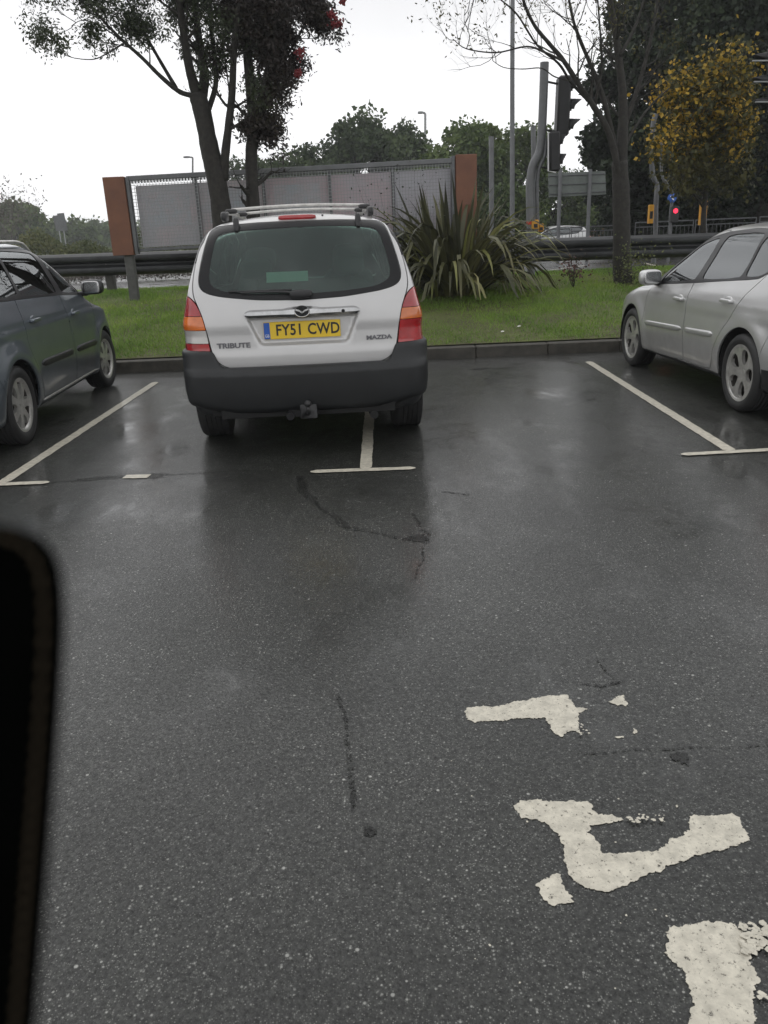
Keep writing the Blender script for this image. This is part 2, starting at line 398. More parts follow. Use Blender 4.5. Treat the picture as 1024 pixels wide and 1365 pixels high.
# ================================================================== CARS (own frame: rear axle at the origin, nose towards +Y)
def sellip(mb, c, d, e1=.5, e2=.5, rot=None, n=18, m=12):
    # super-ellipsoid: rounded box to ball
    def sg(a, p): return math.copysign(abs(a)**p, a)
    V = []; F = []
    for i in range(m+1):
        ph = -math.pi/2+math.pi*i/m
        for j in range(n):
            th = 2*math.pi*j/n
            V.append(Vector((d[0]/2*sg(math.cos(ph), e1)*sg(math.cos(th), e2), d[1]/2*sg(math.cos(ph), e1)*sg(math.sin(th), e2), d[2]/2*sg(math.sin(ph), e1))))
    for i in range(m):
        for j in range(n): F.append([i*n+j, i*n+(j+1) % n, (i+1)*n+(j+1) % n, (i+1)*n+j])
    if rot is not None:
        Mx = Euler(rot).to_matrix(); V = [Mx @ v for v in V]
    c = Vector(c); mb.add([v+c for v in V], F)
def wheel(parent, loc, sgn, Rt, wd, Rr, style, spokes_mat, steer=0.):
    w_ = bpy.data.objects.new('wheel', None); COL.objects.link(w_); w_.parent = parent; w_.location = loc; w_.rotation_euler = (0, 0, steer); w_.empty_display_size = .1
    h = wd/2; pr = [(Rr-.012, -h*.75), (Rr+.01, -h*.92), (Rr+.035, -h), (Rt-.045, -h*1.0), (Rt-.018, -h*.93), (Rt-.003, -h*.75)]
    for k in range(5):    # tread grooves
        a = -h*.62+k*h*.31; pr += [(Rt, a), (Rt, a+h*.2), (Rt-.007, a+h*.22), (Rt-.007, a+h*.29)]
    pr += [(Rt-.003, h*.75), (Rt-.018, h*.93), (Rt-.045, h*1.0), (Rr+.035, h), (Rr+.01, h*.92), (Rr-.012, h*.75)]
    MB().lathe(pr, 'x', 56).build('tyre', M['rubber'], w_, angle=R(38))
    mb = MB(); o = h*.80*sgn
    mb.mi = 1; mb.lathe([(Rr-.03, -h*.8*sgn), (Rr-.04, 0), (Rr-.032, o*.86)], 'x', 56); mb.mi = 0  # barrel inside coloured dark: shade behind the spokes painted in
    mb.lathe([(Rr-.032, o*.86), (Rr-.02, o*1.02), (Rr-.004, o*1.08), (Rr+.004, o*1.1), (Rr+.006, o*.95)], 'x', 56)
    # spoked face: polar sheet with the openings cut through it
    nr, nth = 26, 150; rs = np.linspace(.012, Rr-.012, nr); th = np.linspace(0, 2*math.pi, nth, endpoint=False)
    RR, TT = np.meshgrid(rs, th, indexing='ij'); u = RR/Rr
    dish = {'five': -.022*np.exp(-(u/.25)**2)-.012*np.clip(1-u, 0, 1)+.004, 'seven': .0-.028*np.clip((.5-u), 0, 1)-.02*np.clip(u-.6, 0, 1), 'steel': -.05*(np.abs(u-.5))}[style]
    X = sgn*(h*.72+dish+.006); V = np.stack([X, RR*np.cos(TT), RR*np.sin(TT)], -1).reshape(-1, 3)
    F = [[i*nth+j, i*nth+(j+1) % nth, (i+1)*nth+(j+1) % nth, (i+1)*nth+j][::-int(sgn)] for i in range(nr-1) for j in range(nth)]
    N = np.tile([float(sgn), 0, 0], (len(V), 1)); N = N+V*[0, .6, .6]; N /= np.linalg.norm(N, axis=1)[:, None]
    sh = Shell(V, N, F)
    def openings(V, N):
        r = np.hypot(V[:, 1], V[:, 2])/Rr; t = np.arctan2(V[:, 2], V[:, 1])
        k = {'five': 5, 'seven': 7, 'steel': 8}[style]; a = (t*k/(2*math.pi)) % 1-.5; a = a*2*math.pi/k
        if style == 'five':
            hw = np.interp(r, [.28, .42, .62, .80, .9], [.0, .13, .235, .235, .08]); s = np.minimum(hw-np.abs(a*r), (.87-r)*.8)
            s = np.minimum(s, r-.31)
        elif style == 'seven':
            s = np.minimum(np.interp(r, [.36, .6, .9], [.02, .14, .2])-np.abs(a*r), np.minimum(r-.38, .88-r))
        else: s = .07-np.hypot(a*r, r-.72)
        return s*Rr
    _, rim = cut(sh, openings)
    k = shell_obj('rim', rim, [spokes_mat, M['disc_and_shade']], w_, thick=.028)
    mb.build('rim_barrel', [spokes_mat, M['disc_and_shade']], w_, angle=R(40))
    hb = MB(); hb.lathe([(0.001, sgn*(h*.72-.012)), (.026, sgn*(h*.72-.014)), (.03, sgn*(h*.72-.028)), (.03, sgn*(h*.5))], 'x', 20)
    for i in range(5):
        a = 2*math.pi*i/5+.3; hb.lathe([(.0005, sgn*(h*.72-.016)), (.009, sgn*(h*.72-.018)), (.009, sgn*(h*.5))], 'x', 8, (0, .052*math.cos(a), .052*math.sin(a)))
    hb.build('wheel_hub', M['alloy'], w_, angle=R(40))
    MB().lathe([(.05, sgn*h*.28), (Rr*.68, sgn*h*.28), (Rr*.68, sgn*h*.18), (.05, sgn*h*.18)], 'x', 32).build('brake_disc', M['disc_and_shade'], w_)
    return w_
def well_liner(mb, y, z, Rw, sgn, x0, x1):
    n = 26; V = []; F = []
    for x in (x0, x1):
        for i in range(n+1):
            a = R(-12)+R(204)*i/n; V.append((sgn*x, y+Rw*math.cos(a), z+Rw*math.sin(a)))
    for i in range(n): F.append([i, i+1, n+2+i, n+1+i])
    F.append(list(range(n+1, 2*n+2))); mb.add(V, F)
def interior(car, W, floor, seats_y, rear_y, dash_y, belt, htop, wheel_side=1):
    mb = MB(); mb.box((0, (rear_y+dash_y)/2, floor), (2*W, dash_y-rear_y+.7, .05)); sellip(mb, (0, dash_y+.15, belt-.07), (2*W-.04, .5, .26), .4, .3)
    mb.build('dashboard_and_floor', M['trim'], car, smooth=False)
    def seat(x, y, wd):
        s_ = MB(); sellip(s_, (x, y+.22, floor+.24), (wd, .52, .22), .45, .45); sellip(s_, (x, y-.06, floor+.52), (wd-.02, .17, .66), .45, .5, (R(-14), 0, 0))
        s = s_.build('seat', M['seat'], car, smooth=True)
        hr = MB(); sellip(hr, (x, y-.17, htop-.07), (.27, .10, .19), .6, .6); hr.tube([(x-.05, y-.14, htop-.25), (x-.05, y-.16, htop-.1)], .006, 6); hr.tube([(x+.05, y-.14, htop-.25), (x+.05, y-.16, htop-.1)], .006, 6)
        h = hr.build('headrest', M['seat'], s, smooth=True)
    for x in (-.38, .38): seat(x, seats_y, .50)
    s_ = MB(); sellip(s_, (0, rear_y+.25, floor+.24), (2*W-.22, .5, .2), .4, .3); sellip(s_, (0, rear_y-.02, floor+.5), (2*W-.2, .16, .60), .4, .3, (R(-16), 0, 0))
    b = s_.build('rear_bench', M['seat'], car, smooth=True)
    for x in (-.36, .36):
        hr = MB(); sellip(hr, (x, rear_y-.13, htop-.13), (.25, .09, .16), .6, .6); hr.tube([(x, rear_y-.1, htop-.3), (x, rear_y-.12, htop-.13)], .008, 6); hr.build('headrest', M['seat'], b, smooth=True)
    st = MB(); c = Vector((wheel_side*.37, dash_y-.17, belt+.0)); ring = [c+Vector((.18*math.cos(a), -.07*math.sin(a), .165*math.sin(a))) for a in [2*math.pi*i/28 for i in range(29)]]
    st.tube(ring, .014, 8); st.tube([c-Vector((.17, 0, 0)), c+Vector((.17, 0, 0))], .012, 6); st.tube([c, c+Vector((0, .25, -.06))], .03, 8)
    st.build('steering_wheel', M['black'], car, smooth=True)
def body_field(p):
    plan = curve(p['plan']); sec = curve(p['sec']); top = curve(p['top']); yr = curve(p['yr']); yf = curve(p['yf']); gs = curve(p['gs']); roof = curve(p['roof']); tap = curve(p['tap'])
    ws, rg = p['ws'], p['rg']; rgy = curve(p['rgy']) if 'rgy' in p else None; wy, wz, wr = p['wheels']; ex = p.get('extra')
    def f(x, y, z):
        ax = np.abs(x); d1 = np.hypot(y, z-wz); d2 = np.hypot(y-wy, z-wz)
        fl = p['flare']*(np.exp(-((d1-wr-.03)/.085)**2)+np.exp(-((d2-wr-.03)/.085)**2))
        cr = 0
        for cz, cd_, cw in p.get('creases', ()): cr = cr+cd_*np.tanh((z-cz-p.get('cslope', 0)*y)/cw)
        side = ax-(plan(y)+sec(z)+fl-cr)
        tp = (z-(top(y)-p['crown']*(ax/.8)**2))*.95
        re = (yr(z)+p['rcurve'][0]*(ax/.85)**p['rcurve'][1])-y
        fr = y-(yf(z)-.26*(ax/.85)**2.4)
        low = smax(smax(side, tp, p.get('kst', .09)), smax(re, fr, .1), p.get('kc', .14)); low = smax(low, p['zb']-z, .06)
        g = smax(ax-(gs(z)+tap(y)), z-(roof(y)-.055*(ax/.6)**2), p.get('kr', .12))
        rd = (rgy(z)-y)*.9 if rgy is not None else pline(y, z, *rg)
        e = smax(pline(y, z, *ws)+.12*(ax/.7)**2, rd+p.get('rgc', .05)*(ax/.7)**2, .1)
        g = smax(g, e, p.get('kg', .10)); g = smax(g, p['gz']-z, .05)
        r = smin(low, g, p.get('ku', .045))
        return ex(r, ax, y, z) if ex else r
    return f
def mirror_xz(poly): return poly
def car_common(car, name, sh, p, paint, lining):
    """wheel arches, side windows and doors of both sides; returns what is left of the body"""
    wy, wz, wr = p['wheels']
    for cy in (0, wy):
        _, sh = cut(sh, lambda V, N: np.minimum(wr-np.hypot(V[:, 1]-cy, V[:, 2]-wz), np.abs(V[:, 0])-.52))
    for sgn in (-1, 1):
        dlo, sh = cut(sh, side_reg(rpoly(p['dlo']), sgn), .004)
        for g in p['glass']:
            gl, dlo = cut(dlo, side_reg(rpoly(g), sgn), .0)
            shell_obj('side_window', gl, [p.get('gm', M['glass_dark'])]*2, car, .004, -.006)
        shell_obj('window_surround', dlo, [M['gloss_black'], M['trim']], car, .02, -.001)
        for dn, poly in p['doors']:
            d, sh = cut(sh, side_reg(rpoly(poly), sgn), .008)
            do = shell_obj(dn, d, [paint, M['trim']], car, .022)
            for hy, hz in p['handles'][dn]:
                hx = sgn*(width_at(p['f'], hy, hz)); hm = MB()
                sellip(hm, (hx+sgn*.028, hy, hz), (.022, .20, .032), .6, .35); 
                for e_ in (-.085, .085): sellip(hm, (hx+sgn*.012, hy+e_, hz), (.045, .03, .03), .7, .7)
                hm.build('door_handle', paint if p.get('paint_handles', True) else M['black'], do, smooth=True)
                hd = MB(); sellip(hd, (hx-sgn*.006, hy, hz), (.022, .13, .075), .9, .9); hd.build('handle_recess', M['gloss_black'] if not p.get('paint_handles', True) else paint, do, smooth=True)
    return sh
def width_at(f, y, z):
    xs = np.linspace(.4, 1.1, 500); v = f(xs, np.full(500, y), np.full(500, z)); i = int(np.argmax(v > 0)); return float(xs[i])
def strip_on_side(f, y0, y1, z0, z1, hh, thick, sgn, n=24):
    """rounded moulding following the side of a body"""
    V = []; F = []
    for i in range(n+1):
        t = i/n; y = y0+(y1-y0)*t; z = z0+(z1-z0)*t; x = width_at(f, y, z); e = min(1, min(t, 1-t)*14+.15)
        for a, b in ((-.01, -hh), (thick*.7, -hh*.8), (thick, -hh*.3), (thick, hh*.5), (thick*.6, hh*.9), (-.01, hh)): V.append((sgn*(x+a*(e if a > 0 else 1)), y, z+b*e))
    for i in range(n):
        for j in range(5): F.append([i*6+j, i*6+j+1, (i+1)*6+j+1, (i+1)*6+j][::int(-sgn)])
    F += [list(range(6)), list(range(n*6, n*6+6))]
    mb = MB(); mb.add(V, F); return mb
def door_mirror(car, f, y, z, sgn, paint, inset=.10):
    x = width_at(f, y, z-.08)-inset*.3
    mb = MB(); sellip(mb, (sgn*(x+.12), y+.02, z+.02), (.23, .17, .155), .65, .75, (0, 0, sgn*R(-12)))
    o = mb.build('door_mirror', paint, car, smooth=True)
    a = MB(); sellip(a, (sgn*(x+.0), y+.04, z-.045), (.14, .09, .05), .6, .6); a.build('mirror_arm', M['black'], o, smooth=True)
    g = MB(); sellip(g, (sgn*(x+.125), y-.066, z+.02), (.185, .02, .125), .4, .6, (0, 0, sgn*R(-8))); g.build('mirror_glass', M['chrome'], o, smooth=True)
def mirror_poly(P): return [(x, z) for x, z in P]+[(-x, z) for x, z in reversed(P)]

# ------------------------------------------------------------------ silver hatchback on the right
def silver_hatchback():
    car = thing('parked_car', 'silver five-door hatchback with five-hole alloy wheels, parked nose-in at the right edge', 'car', (3.735, 6.62, 0), math.atan2(.13, 2.56), 'cars parked in the marked bays')
    paint = paint_mat('silver_paint', (.60, .60, .595), .5, .32)
    p = dict(plan=[(-.85, .70), (-.7, .79), (-.4, .855), (0, .872), (.8, .885), (2, .88), (2.7, .865), (3.1, .80), (3.45, .66)],
             sec=[(.15, -.08), (.30, -.02), (.50, 0), (.72, -.012), (.88, -.035), (1.0, -.07), (1.15, -.15)],
             top=[(-.85, 1.0), (-.3, 1.04), (.3, 1.03), (1.9, .925), (2.35, .935), (2.9, .84), (3.2, .74), (3.45, .60)],
             yr=[(.15, -.62), (.3, -.75), (.5, -.80), (.62, -.80), (.70, -.76), (.9, -.74), (1.0, -.71), (1.2, -.6)],
             yf=[(.15, 3.30), (.45, 3.42), (.6, 3.41), (.8, 3.30), (.9, 3.2)],
             gs=[(.85, .862), (1.0, .815), (1.2, .715), (1.40, .622), (1.5, .565)], tap=[(-.8, -.07), (-.3, -.02), (.4, 0), (1.2, 0), (2.2, -.03)],
             roof=[(-.8, 1.36), (-.45, 1.405), (0, 1.455), (.6, 1.487), (1.1, 1.487), (1.7, 1.44)],
             ws=((2.62, .90), (1.45, 1.435)), rg=((-.47, 1.36), (-.72, 1.0)), wheels=(2.57, .325, .362), flare=.016, crown=.05, rcurve=(.13, 2.6), zb=.20, gz=.75,
             )
    p['f'] = body_field(p)
    p['dlo'] = [(-.02, 1.055), (.5, 1.02), (1.1, .975), (2.10, .910), (2.02, .99), (1.72, 1.185), (1.38, 1.345), (1.0, 1.415), (.5, 1.44), (.0, 1.42), (-.25, 1.37), (-.36, 1.29), (-.2, 1.16)]
    p['glass'] = [[(1.10, 1.0), (1.95, .945), (1.70, 1.14), (1.36, 1.305), (1.03, 1.378)], [(.27, 1.055), (.99, 1.01), (.93, 1.388), (.5, 1.405), (.29, 1.395)], [(.235, 1.065), (.25, 1.39), (0, 1.375), (-.22, 1.32), (-.30, 1.27), (-.15, 1.15), (0.0, 1.075)]]
    p['doors'] = [('front_door', [(1.115, .255), (2.12, .225), (2.19, .45), (2.17, .80), (2.12, .895), (1.74, 1.215), (1.38, 1.37), (.98, 1.44), (1.10, 1.02), (1.13, .70)]),
                  ('rear_door', [(1.10, .255), (.52, .265), (.46, .45), (.36, .60), (.22, .74), (.06, .94), (-.05, 1.04), (-.15, 1.16), (-.34, 1.31), (-.2, 1.395), (.2, 1.445), (.9, 1.46), (.965, 1.44), (1.09, 1.02), (1.12, .70)])]
    p['handles'] = {'front_door': [(1.27, .825)], 'rear_door': [(.30, .872)]}
    sh = polygonise(p['f'], (-1.0, -1.0, .08), (1.0, 3.6, 1.6), .024)
    sh = car_common(car, 'hatch', sh, p, paint, M['trim'])
    for s in (-1, 1):
        hl, sh = cut(sh, lambda V, N: np.minimum(poly_sdf(V[:, 1], V[:, 2], rpoly([(3.0, .62), (3.05, .78), (3.36, .62), (3.5, .5), (3.3, .5)])), s*V[:, 0]-.42), .006)
        shell_obj('headlight', hl, [M['clear_lens'], M['trim']], car, .02)
        tl, sh = cut(sh, lambda V, N: np.minimum(poly_sdf(V[:, 1], V[:, 2], rpoly([(-.9, .78), (-.52, .80), (-.50, .93), (-.9, .98)])), s*V[:, 0]-.46), .006)
        shell_obj('tail_light', tl, [M['red_lens'], M['trim']], car, .02)
    wsg, sh = cut(sh, end_reg(rpoly(mirror_poly([(0, .93), (.70, .95), (.54, 1.40), (0, 1.41)])), 1, .15, 1.0), .003); shell_obj('windscreen', wsg, [M['glass_dark']]*2, car, .005, -.004)
    rgg, sh = cut(sh, end_reg(rpoly(mirror_poly([(0, 1.03), (.60, 1.04), (.46, 1.35), (0, 1.36)])), -1, .15, -.2), .003); shell_obj('rear_window', rgg, [M['glass_dark']]*2, car, .005, -.004)
    tg, sh = cut(sh, end_reg(rpoly(mirror_poly([(0, .66), (.56, .66), (.64, .80), (.62, 1.05), (.52, 1.38), (0, 1.40)])), -1, .15, -.35), .007); shell_obj('tailgate', tg, [paint, M['trim']], car, .02)
    lowp, sh = cut(sh, lambda V, N: np.where(V[:, 1] < -.36, np.where(V[:, 2] < .405, .405-V[:, 2], .405-V[:, 2]), -.2), .0); shell_obj('lower_bumper', lowp, [M['black'], M['trim']], car, .02)
    rb, sh = cut(sh, lambda V, N: np.minimum(-.33-V[:, 1]-(V[:, 2]-.5)*.35, .672-V[:, 2]), .006); shell_obj('rear_bumper', rb, [paint, M['trim']], car, .02)
    fb, sh = cut(sh, lambda V, N: np.minimum(V[:, 1]-2.95, .58-V[:, 2]), .006); shell_obj('front_bumper', fb, [paint, M['trim']], car, .02)
    sl_, sh = cut(sh, lambda V, N: np.where((V[:, 1] > .3) & (V[:, 1] < 2.3), .262-.01*V[:, 1]-V[:, 2], -.2), 0.); shell_obj('sill', sl_, [M['black'], M['trim']], car, .02, -.004)
    shell_obj('body', sh, [paint, M['trim']], car, .016)
    for s in (-1, 1):
        strip_on_side(p['f'], 1.16, 2.13, .555, .525, .026, .016, s).build('side_moulding', paint, car, smooth=True)
        strip_on_side(p['f'], .50, 1.085, .575, .557, .026, .016, s).build('side_moulding', paint, car, smooth=True)
        door_mirror(car, p['f'], 1.93, .975, s, paint)
    mb = MB()
    for cy in (0, 2.57):
        for s in (-1, 1): well_liner(mb, cy, .325, .36, s, .862, .55)
    mb.box((0, 1.3, .24), (1.3, 3.9, .08)); mb.build('underbody', M['liner'], car)
    for cy in (0, 2.57):
        for s in (-1, 1): wheel(car, (s*.762, cy, .318), s, .318, .215, .228, 'five', M['alloy'])
    interior(car, .66, .34, 1.02, .25, 1.75, .93, 1.27)
    return car
# ------------------------------------------------------------------ blue-grey family car on the left
def grey_estate():
    car = thing('parked_car', 'dark blue-grey family car with roof rails, parked nose-in at the left edge', 'car', (-3.83, 6.33, 0), math.atan2(.19, 2.5), 'cars parked in the marked bays')
    paint = paint_mat('blue_grey_paint', (.125, .150, .175), .45, .28)
    p = dict(plan=[(-.9, .70), (-.7, .80), (-.4, .86), (0, .878), (.8, .89), (2, .885), (2.8, .87), (3.2, .80), (3.6, .64)],
             sec=[(.15, -.08), (.30, -.025), (.55, 0), (.80, -.01), (.95, -.03), (1.05, -.06), (1.2, -.12)],
             top=[(-.9, 1.08), (0, 1.10), (1.9, 1.02), (2.4, 1.0), (3.0, .92), (3.3, .82), (3.6, .66)],
             yr=[(.15, -.66), (.3, -.80), (.5, -.86), (.62, -.86), (.72, -.82), (1.0, -.79), (1.3, -.7)],
             yf=[(.15, 3.42), (.45, 3.56), (.65, 3.55), (.85, 3.42), (1.0, 3.3)],
             gs=[(.95, .865), (1.1, .832), (1.3, .765), (1.48, .69), (1.62, .62)], tap=[(-.8, -.05), (-.3, -.01), (.4, 0), (1.2, 0), (2.3, -.03)],
             roof=[(-.8, 1.53), (-.4, 1.56), (.4, 1.60), (1.2, 1.60), (1.9, 1.53)],
             ws=((2.85, 1.0), (1.72, 1.54)), rg=((-.62, 1.51), (-.80, 1.1)), wheels=(2.70, .32, .358), flare=.022, crown=.05, rcurve=(.12, 2.6), zb=.20, gz=.85,
             creases=((.90, .006, .015),))
    p['f'] = body_field(p)
    p['dlo'] = [(-.60, 1.13), (.5, 1.115), (1.5, 1.085), (2.46, 1.03), (2.38, 1.11), (2.05, 1.29), (1.72, 1.44), (1.35, 1.51), (.5, 1.54), (-.2, 1.52), (-.55, 1.46), (-.66, 1.30)]
    p['glass'] = [[(1.60, 1.10), (2.28, 1.068), (2.0, 1.26), (1.70, 1.40), (1.50, 1.465)], [(.52, 1.14), (1.46, 1.105), (1.37, 1.48), (.54, 1.51)], [(.47, 1.145), (.48, 1.505), (-.2, 1.49), (-.50, 1.43), (-.58, 1.30), (-.53, 1.16)]]
    p['doors'] = [('front_door', [(1.53, .255), (2.34, .235), (2.38, .45), (2.42, .85), (2.49, 1.01), (2.08, 1.325), (1.72, 1.48), (1.40, 1.54), (1.50, 1.12), (1.53, .70)]),
                  ('rear_door', [(1.50, .255), (.52, .265), (.47, .45), (.38, .60), (.32, .76), (.34, 1.09), (.40, 1.555), (1.3, 1.56), (1.375, 1.54), (1.475, 1.12), (1.50, .70)])]
    p['handles'] = {'front_door': [(1.72, .90)], 'rear_door': [(.56, .935)]}; p['paint_handles'] = True
    sh = polygonise(p['f'], (-1.0, -1.05, .08), (1.0, 3.75, 1.7), .024)
    sh = car_common(car, 'estate', sh, p, paint, M['trim'])
    for s in (-1, 1):
        hl, sh = cut(sh, lambda V, N: np.minimum(poly_sdf(V[:, 1], V[:, 2], rpoly([(2.98, .70), (3.02, .86), (3.4, .74), (3.6, .58), (3.35, .58)])), s*V[:, 0]-.42), .006)
        shell_obj('headlight', hl, [M['clear_lens'], M['trim']], car, .02)
        tl, sh = cut(sh, lambda V, N: np.minimum(poly_sdf(V[:, 1], V[:, 2], rpoly([(-1.0, .76), (-.60, .78), (-.56, 1.06), (-.66, 1.3), (-1.0, 1.3)])), s*V[:, 0]-.62), .006)
        shell_obj('tail_light', tl, [M['red_lens'], M['trim']], car, .02)
    wsg, sh = cut(sh, end_reg(rpoly(mirror_poly([(0, 1.03), (.72, 1.05), (.58, 1.47), (0, 1.49)])), 1, .15, 1.0), .003); shell_obj('windscreen', wsg, [M['glass_dark']]*2, car, .005, -.004)
    rgg, sh = cut(sh, end_reg(rpoly(mirror_poly([(0, 1.13), (.62, 1.14), (.54, 1.44), (0, 1.46)])), -1, .15, -.2), .003); shell_obj('rear_window', rgg, [M['glass_dark']]*2, car, .005, -.004)
    tg, sh = cut(sh, end_reg(rpoly(mirror_poly([(0, .68), (.60, .68), (.62, .82), (.64, 1.05), (.57, 1.49), (0, 1.51)])), -1, .15, -.35), .007); shell_obj('tailgate', tg, [paint, M['trim']], car, .02)
    rb, sh = cut(sh, lambda V, N: np.minimum(-.36-V[:, 1]-(V[:, 2]-.5)*.35, .675-V[:, 2]), .006); shell_obj('rear_bumper', rb, [paint, M['trim']], car, .02)
    fb, sh = cut(sh, lambda V, N: np.minimum(V[:, 1]-3.0, .60-V[:, 2]), .006); shell_obj('front_bumper', fb, [paint, M['trim']], car, .02)
    bn, sh = cut(sh, lambda V, N: np.where((V[:, 1] > 2.3) & (N[:, 2] > .35), np.minimum(.70-.1*(V[:, 1]-2.4)-np.abs(V[:, 0]), V[:, 1]-2.5), -.3), .006); shell_obj('bonnet', bn, [paint, M['trim']], car, .02)
    shell_obj('body', sh, [paint, M['trim']], car, .016)
    for s in (-1, 1):
        strip_on_side(p['f'], 1.57, 2.30, .56, .55, .032, .014, s).build('side_moulding', M['black'], car, smooth=True)
        strip_on_side(p['f'], .52, 1.46, .57, .56, .032, .014, s).build('side_moulding', M['black'], car, smooth=True)
        strip_on_side(p['f'], .50, 2.3, .262, .262, .012, .006, s).build('sill_trim', M['alloy'], car, smooth=True)
        door_mirror(car, p['f'], 2.36, 1.09, s, M['black'], .06)
        rr = MB(); pts = []
        for i in range(21):
            t = i/20; y = -.55+t*2.2; x_ = .60-.02*abs(t-.5); zs = np.linspace(1.2, 1.8, 600); zz = float(zs[int(np.argmax(p['f'](np.full(600, x_), np.full(600, y), zs) > 0))])
            pts.append((s*x_, y, zz+.045*min(1., min(t, 1-t)*12)-.01))
        rr.tube(pts, .016, 8); rr.build('roof_rail', M['alloy'], car, smooth=True)
    mb = MB()
    for cy in (0, 2.70):
        for s in (-1, 1): well_liner(mb, cy, .32, .356, s, .868, .55)
    mb.box((0, 1.3, .24), (1.3, 4.0, .08)); mb.build('underbody', M['liner'], car)
    for cy in (0, 2.70):
        for s in (-1, 1): wheel(car, (s*.775, cy, .315), s, .315, .205, .215, 'seven', M['alloy'], R(-4) if cy else 0)
    interior(car, .68, .36, 1.12, .30, 1.95, 1.04, 1.33)
    return car
# ------------------------------------------------------------------ silver off-roader seen from behind
def silver_offroader():
    car = thing('parked_car', 'silver off-roader seen from behind with a yellow number plate, parked across a bay line', 'car', (-.640, 6.50, 0), R(4.0), 'cars parked in the marked bays')
    paint = paint_mat('pale_silver_paint', (.56, .555, .55), .35, .38)
    grey = pmat('bumper_plastic', (.013, .0145, .0155), .48, noise_amt=.35, noise_scale=5, bump=.15, bump_scale=220)
    def recess(r, ax, y, z):
        t = np.clip((z-.80)/.18, 0, 1); rec = smax(smax(ax-(.305+.075*t), np.abs(z-.895)-.097, .035), y+.745, .02); return smax(r, -rec, .03)
    p = dict(plan=[(-.9, .83), (-.6, .865), (-.3, .882), (.5, .89), (2.6, .89), (3.1, .85), (3.5, .72)],
             sec=[(.2, -.06), (.45, -.01), (.7, 0), (.9, -.012), (1.05, -.045), (1.15, -.075)],
             top=[(-.9, 1.10), (1.8, 1.07), (2.4, 1.08), (3.0, 1.02), (3.3, .94), (3.6, .78)],
             yr=[(.2, -.74), (.6, -.775), (.66, -.79), (.72, -.793), (.78, -.786), (.9, -.782), (1.05, -.775), (1.2, -.75)],
             yf=[(.2, 3.42), (.5, 3.52), (.8, 3.48), (1.0, 3.40)],
             gs=[(.95, .855), (1.1, .828), (1.25, .792), (1.45, .722), (1.62, .652), (1.75, .59)], tap=[(-.8, -.018), (-.3, 0), (1.2, 0), (2.3, -.03)],
             roof=[(-.8, 1.645), (-.45, 1.66), (0, 1.68), (.8, 1.69), (1.7, 1.64)],
             ws=((2.5, 1.05), (1.6, 1.62)), rg=((-.485, 1.66), (-.778, 1.13)), wheels=(2.62, .365, .415), flare=.016, crown=.05, rcurve=(.075, 3.0), zb=.28, gz=.92, rgy=[(.9, -.775), (1.06, -.772), (1.12, -.762), (1.2, -.735), (1.3, -.688), (1.66, -.485), (1.8, -.40)],
             kc=.16, kr=.13, kg=.10, ku=.06, rgc=.045, extra=recess)
    p['f'] = body_field(p)
    p['dlo'] = [(-.62, 1.16), (.3, 1.13), (2.05, 1.10), (1.98, 1.2), (1.55, 1.52), (1.3, 1.58), (.3, 1.61), (-.35, 1.60), (-.50, 1.52)]
    p['glass'] = [[(1.12, 1.13), (1.90, 1.12), (1.5, 1.49), (1.10, 1.55)], [(.30, 1.15), (1.03, 1.135), (1.02, 1.56), (.22, 1.585)], [(-.56, 1.18), (.2, 1.155), (.13, 1.58), (-.35, 1.575), (-.46, 1.50)]]
    p['doors'] = [('front_door', [(1.08, .42), (2.15, .42), (2.22, .6), (2.15, 1.05), (1.6, 1.56), (1.3, 1.63), (1.07, 1.63)]),
                  ('rear_door', [(1.06, .42), (.52, .42), (.47, .55), (.32, .78), (.24, .9), (.26, 1.1), (.18, 1.62), (1.05, 1.63)])]
    p['handles'] = {'front_door': [(1.25, .96)], 'rear_door': [(.42, .98)]}; p['gm'] = M['glass_clear']
    sh = polygonise(p['f'], (-1.0, -.95, .2), (1.0, 3.65, 1.85), .021)
    sh = car_common(car, 'offroader', sh, p, paint, M['trim'])
    # rear window: black ceramic border, then the pane
    outer = [(0, 1.095), (.30, 1.105), (.56, 1.135), (.675, 1.165), (.715, 1.22), (.70, 1.32), (.662, 1.46), (.628, 1.56), (.595, 1.602), (.3, 1.617), (0, 1.62)]
    inner = [(0, 1.135), (.30, 1.145), (.52, 1.165), (.61, 1.20), (.64, 1.25), (.625, 1.34), (.60, 1.45), (.572, 1.53), (.535, 1.562), (.3, 1.576), (0, 1.58)]
    wn, sh = cut(sh, end_reg(rpoly(mirror_poly(outer)), -1, .12, -.1), .005)
    gl, bd = cut(wn, end_reg(rpoly(mirror_poly(inner)), -1, .12, -.1), 0.)
    rw = shell_obj('rear_window', gl, [M['glass_rear']]*2, car, .004, -.006); shell_obj('window_border', bd, [M['gloss_black'], M['trim']], rw, .008, -.004)
    for s in (-1, 1):
        lamp = rpoly([(.655, .70), (.685, .95), (.715, 1.06), (.765, 1.135), (.84, 1.155), (1.0, 1.15), (1.0, .70)])
        lm, sh = cut(sh, lambda V, N: np.minimum(poly_sdf(s*V[:, 0], V[:, 2], lamp), -.60-V[:, 1]), .006)
        root = None
        bands = [(1.01, 'red_lens'), (.93 if s > 0 else .915, 'amber_lens')]+([(.0, 'red_lens')] if s > 0 else [(.822, 'clear_lens'), (0., 'red_lens')])
        for zc, mt in bands:
            band, lm = cut(lm, lambda V, N: V[:, 2]-zc, .004)
            o = shell_obj('tail_light' if root is None else mt, band, [M[mt], M['trim']], root or car, .02, .004)
            if root is None: root = o
